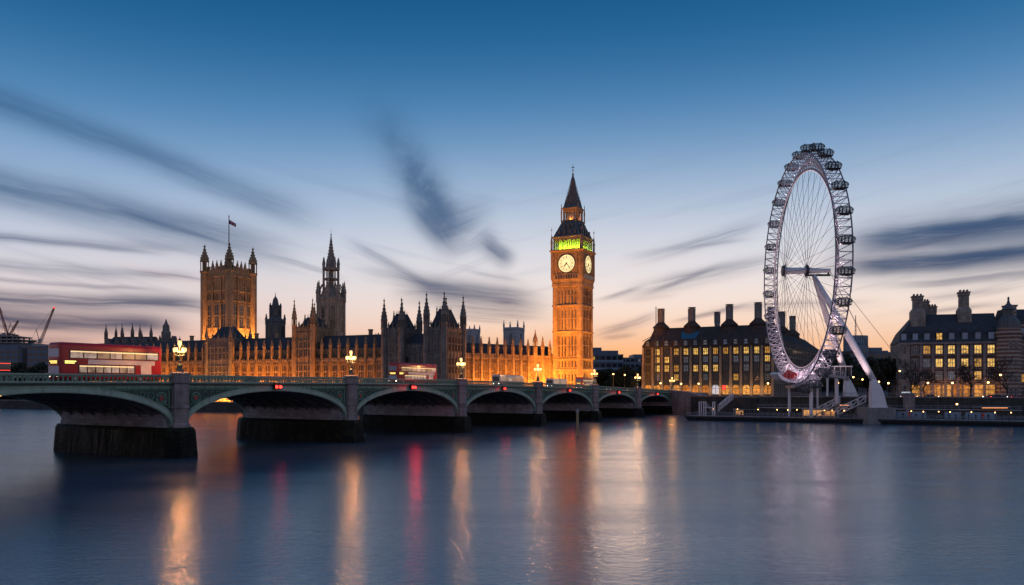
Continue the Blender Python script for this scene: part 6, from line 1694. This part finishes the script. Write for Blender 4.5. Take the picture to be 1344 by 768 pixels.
# mooring pile standing in the river
d_ = F * 10 / 63.0; c = at(758, 0, d_)
t = thing('mooring_pile', 'lone weathered timber pile standing in the river before the bridge', 'pile', (c.x, c.y, 0), 0)
m_ = MB(); m_.lathe([(.30, -2), (.27, 2), (.25, 4.9)], 0, 0, 10); m_.build('shaft', M['timber'], t); m_ = MB(); m_.lathe([(.36, 4.85), (.36, 5.15), (.2, 5.3), (.14, 5.45), (.16, 5.6), (.04, 5.75)], 0, 0, 10); m_.build('cap', M['grey_metal'], t)

# embankment parapet railing, kerb and road
mb = MB(); E0, E1, E2 = Vector((79, 257)), Vector((143, 226)), Vector((420, 90))
en = Vector((.436, .9)); 
mb.add([(E0.x + 4, E0.y + 8, GZ + .008), (E1.x + 4, E1.y + 8, GZ + .008), (E2.x + 4, E2.y + 8, GZ + .008), (E2.x + 9, E2.y + 18, GZ + .008), (E1.x + 9, E1.y + 18, GZ + .008), (E0.x + 9, E0.y + 18, GZ + .008)], [(0, 1, 4, 5), (1, 2, 3, 4)])
struct(mb.build('embankment_road', M['asphalt']))
mb = MB()
for a_, b_ in ((E0, E1), (E1, E2)):
    mb.prism([(a_.x + 3.2, a_.y + 6.4), (b_.x + 3.2, b_.y + 6.4), (b_.x + 3.9, b_.y + 7.9), (a_.x + 3.9, a_.y + 7.9)], GZ, GZ + .13)
struct(mb.build('kerb', M['paving']))

# street lamps on the bank
def street_lamp():
    t = thing('street_lamp', 'x', 'street lamp', group='small street lamps on the far bank')
    p = MB(); p.lathe([(.22, 0), (.16, .9), (.08, 1.1), (.065, 4.6), (.11, 4.7), (.05, 4.8)], 0, 0, 8); p.build('lamp_post', M['black_iron'], t)
    g = MB(); g.ball((0, 0, 5.15), .30, 8, 6); g.build('lamp_globe', M['globe_small'], t, True)
    c = MB(); c.lathe([(.30, 5.32), (.16, 5.48), (.03, 5.62)], 0, 0, 8); c.build('lamp_cap', M['black_iron'], t)
    return t
sl0 = None
def bank_lamp(px, py, d, label, z=None, sc=1.0):
    global sl0
    v = at(px, py, d)
    if sl0 is None: sl0 = street_lamp(); o = sl0; o['label'] = label
    else: o = copy_tree(sl0, label=label)
    zb = v.z - 5.15 * sc
    if z is None and zb < GZ: zb = GZ
    o.location = (v.x, v.y, zb if z is None else z); o.scale = (sc,) * 3
    return o
G1 = 'street lamp glowing among the dark trees between the clock tower and the office block'
for px, py, d, lb in ((805, 491, 350, 'street lamp left of the trees beside the clock tower, left one'), (820, 492, 352, 'street lamp before the trees right of the clock tower, middle one'), (839, 496, 345, 'brightest street lamp before the dark trees, left of the office block'),
    (867, 503, 330, 'street lamp at the left corner of the office block'), (894, 505, 326, 'street lamp before the arcade, at the third bay of the office block'), (917, 507, 322, 'street lamp behind the white steel frame of the pontoon'),
    (1146, 494, 300, 'street lamp right of the big wheel leg, topmost one'), (1153.5, 501, 285, 'street lamp just right of the big wheel leg'), (1166, 504, 282, 'white-lit street lamp at the left corner of the brick building'), (1120, 495, 300, 'street lamp between the two wheel legs'),
    (1132, 498, 300, 'street lamp among trees between wheel leg and its neighbour'), (1181, 487, 280, 'street lamp at the pale corner bay of the brick building'), (1218, 504, 270, 'street lamp before the brick building, between the bare trees'), (1250, 504, 270, 'street lamp left of the forked bare tree'),
    (1297, 502, 262, 'street lamp right of the forked bare tree'), (1313, 492, 262, 'street lamp before the striped turret'), (1100, 504, 270, 'street lamp behind the boarding deck columns'), (1052, 507, 290, 'street lamp behind the left boarding deck column'), (1008, 508, 300, 'street lamp before the right bays of the office block')):
    bank_lamp(px, py, d, lb)
# lamps on the pontoon and the promenade edge
for px, py, b in ((995, 538, 4), (1063, 540, 3.0), (1137, 546, 2), (1173, 547, 3), (1212, 547, 3), (1247, 547, 3), (1306, 548, 3), (1256, 531, 12), (936, 545, 5), (1020, 545, 4), (1034, 546, 2), (1046, 545, 6), (1082, 546, 3), (1092, 545, 6), (1108, 546, 3), (1124, 545, 5), (1196, 546, 6), (1232, 547, 5), (1275, 547, 5), (1327, 548, 4), (968, 544, 4)):
    p = pw(pont(px), b); o = bank_lamp(px, py, p.y, 'small low lamp on the pontoon deck, one of a loose row', z=1.34, sc=.42 if py > 535 else .8)
    o['group'] = 'low lamps on the pontoon'
# palace terrace lamps, glimpsed under the arches
tl = []
for px in (8, 22, 40, 60, 82, 100, 275, 285, 293, 300, 309, 318, 336, 352, 365, 476, 484):
    tt = t_of(px); v = C0 + RD * tt - PN * 8
    o = bank_lamp(px, 500, v.y, 'terrace lamp below the palace, glimpsed under a bridge arch', z=3.9, sc=.40); o.location = (v.x, v.y, 3.9); o['group'] = 'terrace lamps under the arches'
# cars
car0 = car('dark car standing on the embankment road near the right edge with headlights on', M['dark_paint'], None)
spots = [(1306, 258, 'dark car standing on the embankment road near the right edge with headlights on'), (1322, 256, 'dark car right of its twin at the right edge of the embankment road'), (1182, 262, 'dark car before the left corner of the brick building'), (1232, 262, 'dark car between the two bare trees'), (1290, 262, 'dark car right of the forked bare tree'), (1204, 262, 'dark car behind the square pale pillar')]
for i, (px, d, lb) in enumerate(spots):
    o = car0 if i == 0 else copy_tree(car0, label=lb)
    v = at(px, 0, d - 8); o.location = (v.x, v.y, GZ + .01); o.rotation_euler = (0, 0, math.atan2(-.44, .9) + (PI if i % 2 else 0)); o['group'] = 'cars on the embankment road'
rc = car('red car with tail lights on the bridge right of the far red bus', M['bus_red'], 'cars on the bridge')
put_on_bridge(rc, 176, 7)
for u, lb in ((184, 'second red car behind the first at the right end of the bridge'), (192, 'third red car, farthest right on the bridge')):
    o = copy_tree(rc, label=lb); put_on_bridge(o, u, 7)

# people on the pontoon, one continuous body each
def person_mesh(seed):
    rnd = random.Random(seed)
    V = [(0, 0, .93), (0, 0, 1.18), (0, 0, 1.42), (0, -.01, 1.53), (0, -.02, 1.66), (0, -.02, 1.75),
         (.10, 0, .88), (.11, -.02 + .06 * seed, .48), (.12, .03 * seed, .07), (.13, -.14, .04), (-.10, 0, .88), (-.11, -.05 * seed, .48), (-.12, .05 - .08 * seed, .07), (-.13, -.12 - .08 * seed, .04),
         (.19, 0, 1.41), (.24, -.03, 1.13), (.23, -.12, .88), (.22, -.15, .79), (-.19, 0, 1.41), (-.24, .02, 1.13), (-.23, -.06, .88), (-.22, -.08, .79)]
    E = [(0, 1), (1, 2), (2, 3), (3, 4), (4, 5), (0, 6), (6, 7), (7, 8), (8, 9), (0, 10), (10, 11), (11, 12), (12, 13), (2, 14), (14, 15), (15, 16), (16, 17), (2, 18), (18, 19), (19, 20), (20, 21)]
    rad = [.15, .14, .16, .055, .095, .075, .10, .07, .05, .045, .10, .07, .05, .045, .07, .052, .04, .035, .07, .052, .04, .035]
    me = bpy.data.meshes.new('body'); me.from_pydata([Vector(v) for v in V], E, [])
    o = bpy.data.objects.new('tmp', me); COL.objects.link(o)
    md = o.modifiers.new('skin', 'SKIN'); 
    for i, sv in enumerate(me.skin_vertices[0].data): sv.radius = (rad[i], rad[i]); sv.use_root = (i == 0)
    o.modifiers.new('sub', 'SUBSURF').levels = 1
    dg = bpy.context.evaluated_depsgraph_get(); out = bpy.data.meshes.new_from_object(o.evaluated_get(dg)); bpy.data.objects.remove(o)
    out.materials.clear(); out.materials.append(M['skin_cloth']); out.materials.append(M['face'])
    for p in out.polygons:
        p.use_smooth = True
        c = sum((out.vertices[i].co for i in p.vertices), Vector()) / len(p.vertices)
        p.material_index = 1 if (c.z > 1.55 and c.z < 1.72 and c.y < -.02) else 0
    return out
M['face'] = mat('skin', (.35, .22, .16), .6, .1)
pm = [person_mesh(0), person_mesh(1)]
for i, px in enumerate([972 + (k * 61.8) % 362 for k in range(44)]):
    o = link('person', pm[i % 2], None, pw(pont(px), 1.2 + (i * 37 % 60) / 10, 1.34), i * 1.3)
    tag(o, 'small figure in dark coat standing or walking on the lit pontoon', 'person', 'people on the pontoon')

# railings along the embankment, lower quay ledge
def rail(label, a, b, z, h=1.15, off=0.0, name='railing'):
    a = Vector(a); b = Vector(b); d = (b - a); L = d.length; t = thing(name, label, 'railing', (a.x, a.y, z), math.atan2(d.y, d.x))
    p = MB()
    for i in range(int(L / 1.8) + 1): p.rod((i * 1.8, off, 0), (i * 1.8, off, h), .045, n=4)
    p.build('post', M['grey_metal'], t)
    r = MB(); r.rod((0, off, h), (L, off, h), .06, n=5); r.rod((0, off, h * .55), (L, off, h * .55), .04, n=4); r.build('rail', M['grey_metal'], t)
rail('pale railing on top of the embankment wall behind the wheel and pontoon', E0, E1, GZ + .9, 1.0, .4)
mb = MB(); nE = Vector((.436, .9)).normalized()
q0, q1 = E0 - nE * 3.4, E1 - nE * 3.4
mb.prism([tuple(q0), tuple(q1), tuple(E1 - nE * .55), tuple(E0 - nE * .55)], -1, 3.6)
qy = thing('quay_ledge', 'low stone ledge running along the foot of the embankment wall', 'quay'); mb.build('ledge_wall', M['wet_wall'], qy)
mb = MB(); mb.prism([tuple(q0 - nE * .12), tuple(q1 - nE * .12), tuple(E1 - nE * .56), tuple(E0 - nE * .56)], 3.605, 3.8); mb.build('ledge_coping', M['granite_pale'], qy)
rail('pale railing on the low stone ledge above the pontoon', q0, q1, 3.8, 1.0, .3)

def canopy(px0, px1, d, y, label):
    a, b = at(px0, y, d), at(px1, y, d); t = thing('lit_canopy', label, 'canopy', (a.x, a.y, 0)); L = b.x - a.x
    r = MB(); r.extr([(-.4, a.z + .35), (L + .4, a.z + .35), (L + .4, a.z + .55), (-.4, a.z + .55)], -1.5, 1.5); r.build('roof', M['grey_metal'], t)
    p = MB(); [p.rod((L * i / 5, 1.2, 3.7), (L * i / 5, 1.2, a.z + .4), .07, n=5) for i in range(6)]; p.build('post', M['grey_metal'], t)
    g = MB(); g.box(0, L, -1.3, -1.1, a.z + .18, a.z + .34); g.build('light_tube', M['strip'], t)
M['strip'] = emis('orange strip light', (1, .36, .12), 1.6)
canopy(1286, 1319, 226, 536.5, 'long low canopy with orange strip light on the right embankment ledge')
canopy(1100, 1112, 232, 533, 'short canopy with orange strip light under the boarding deck')
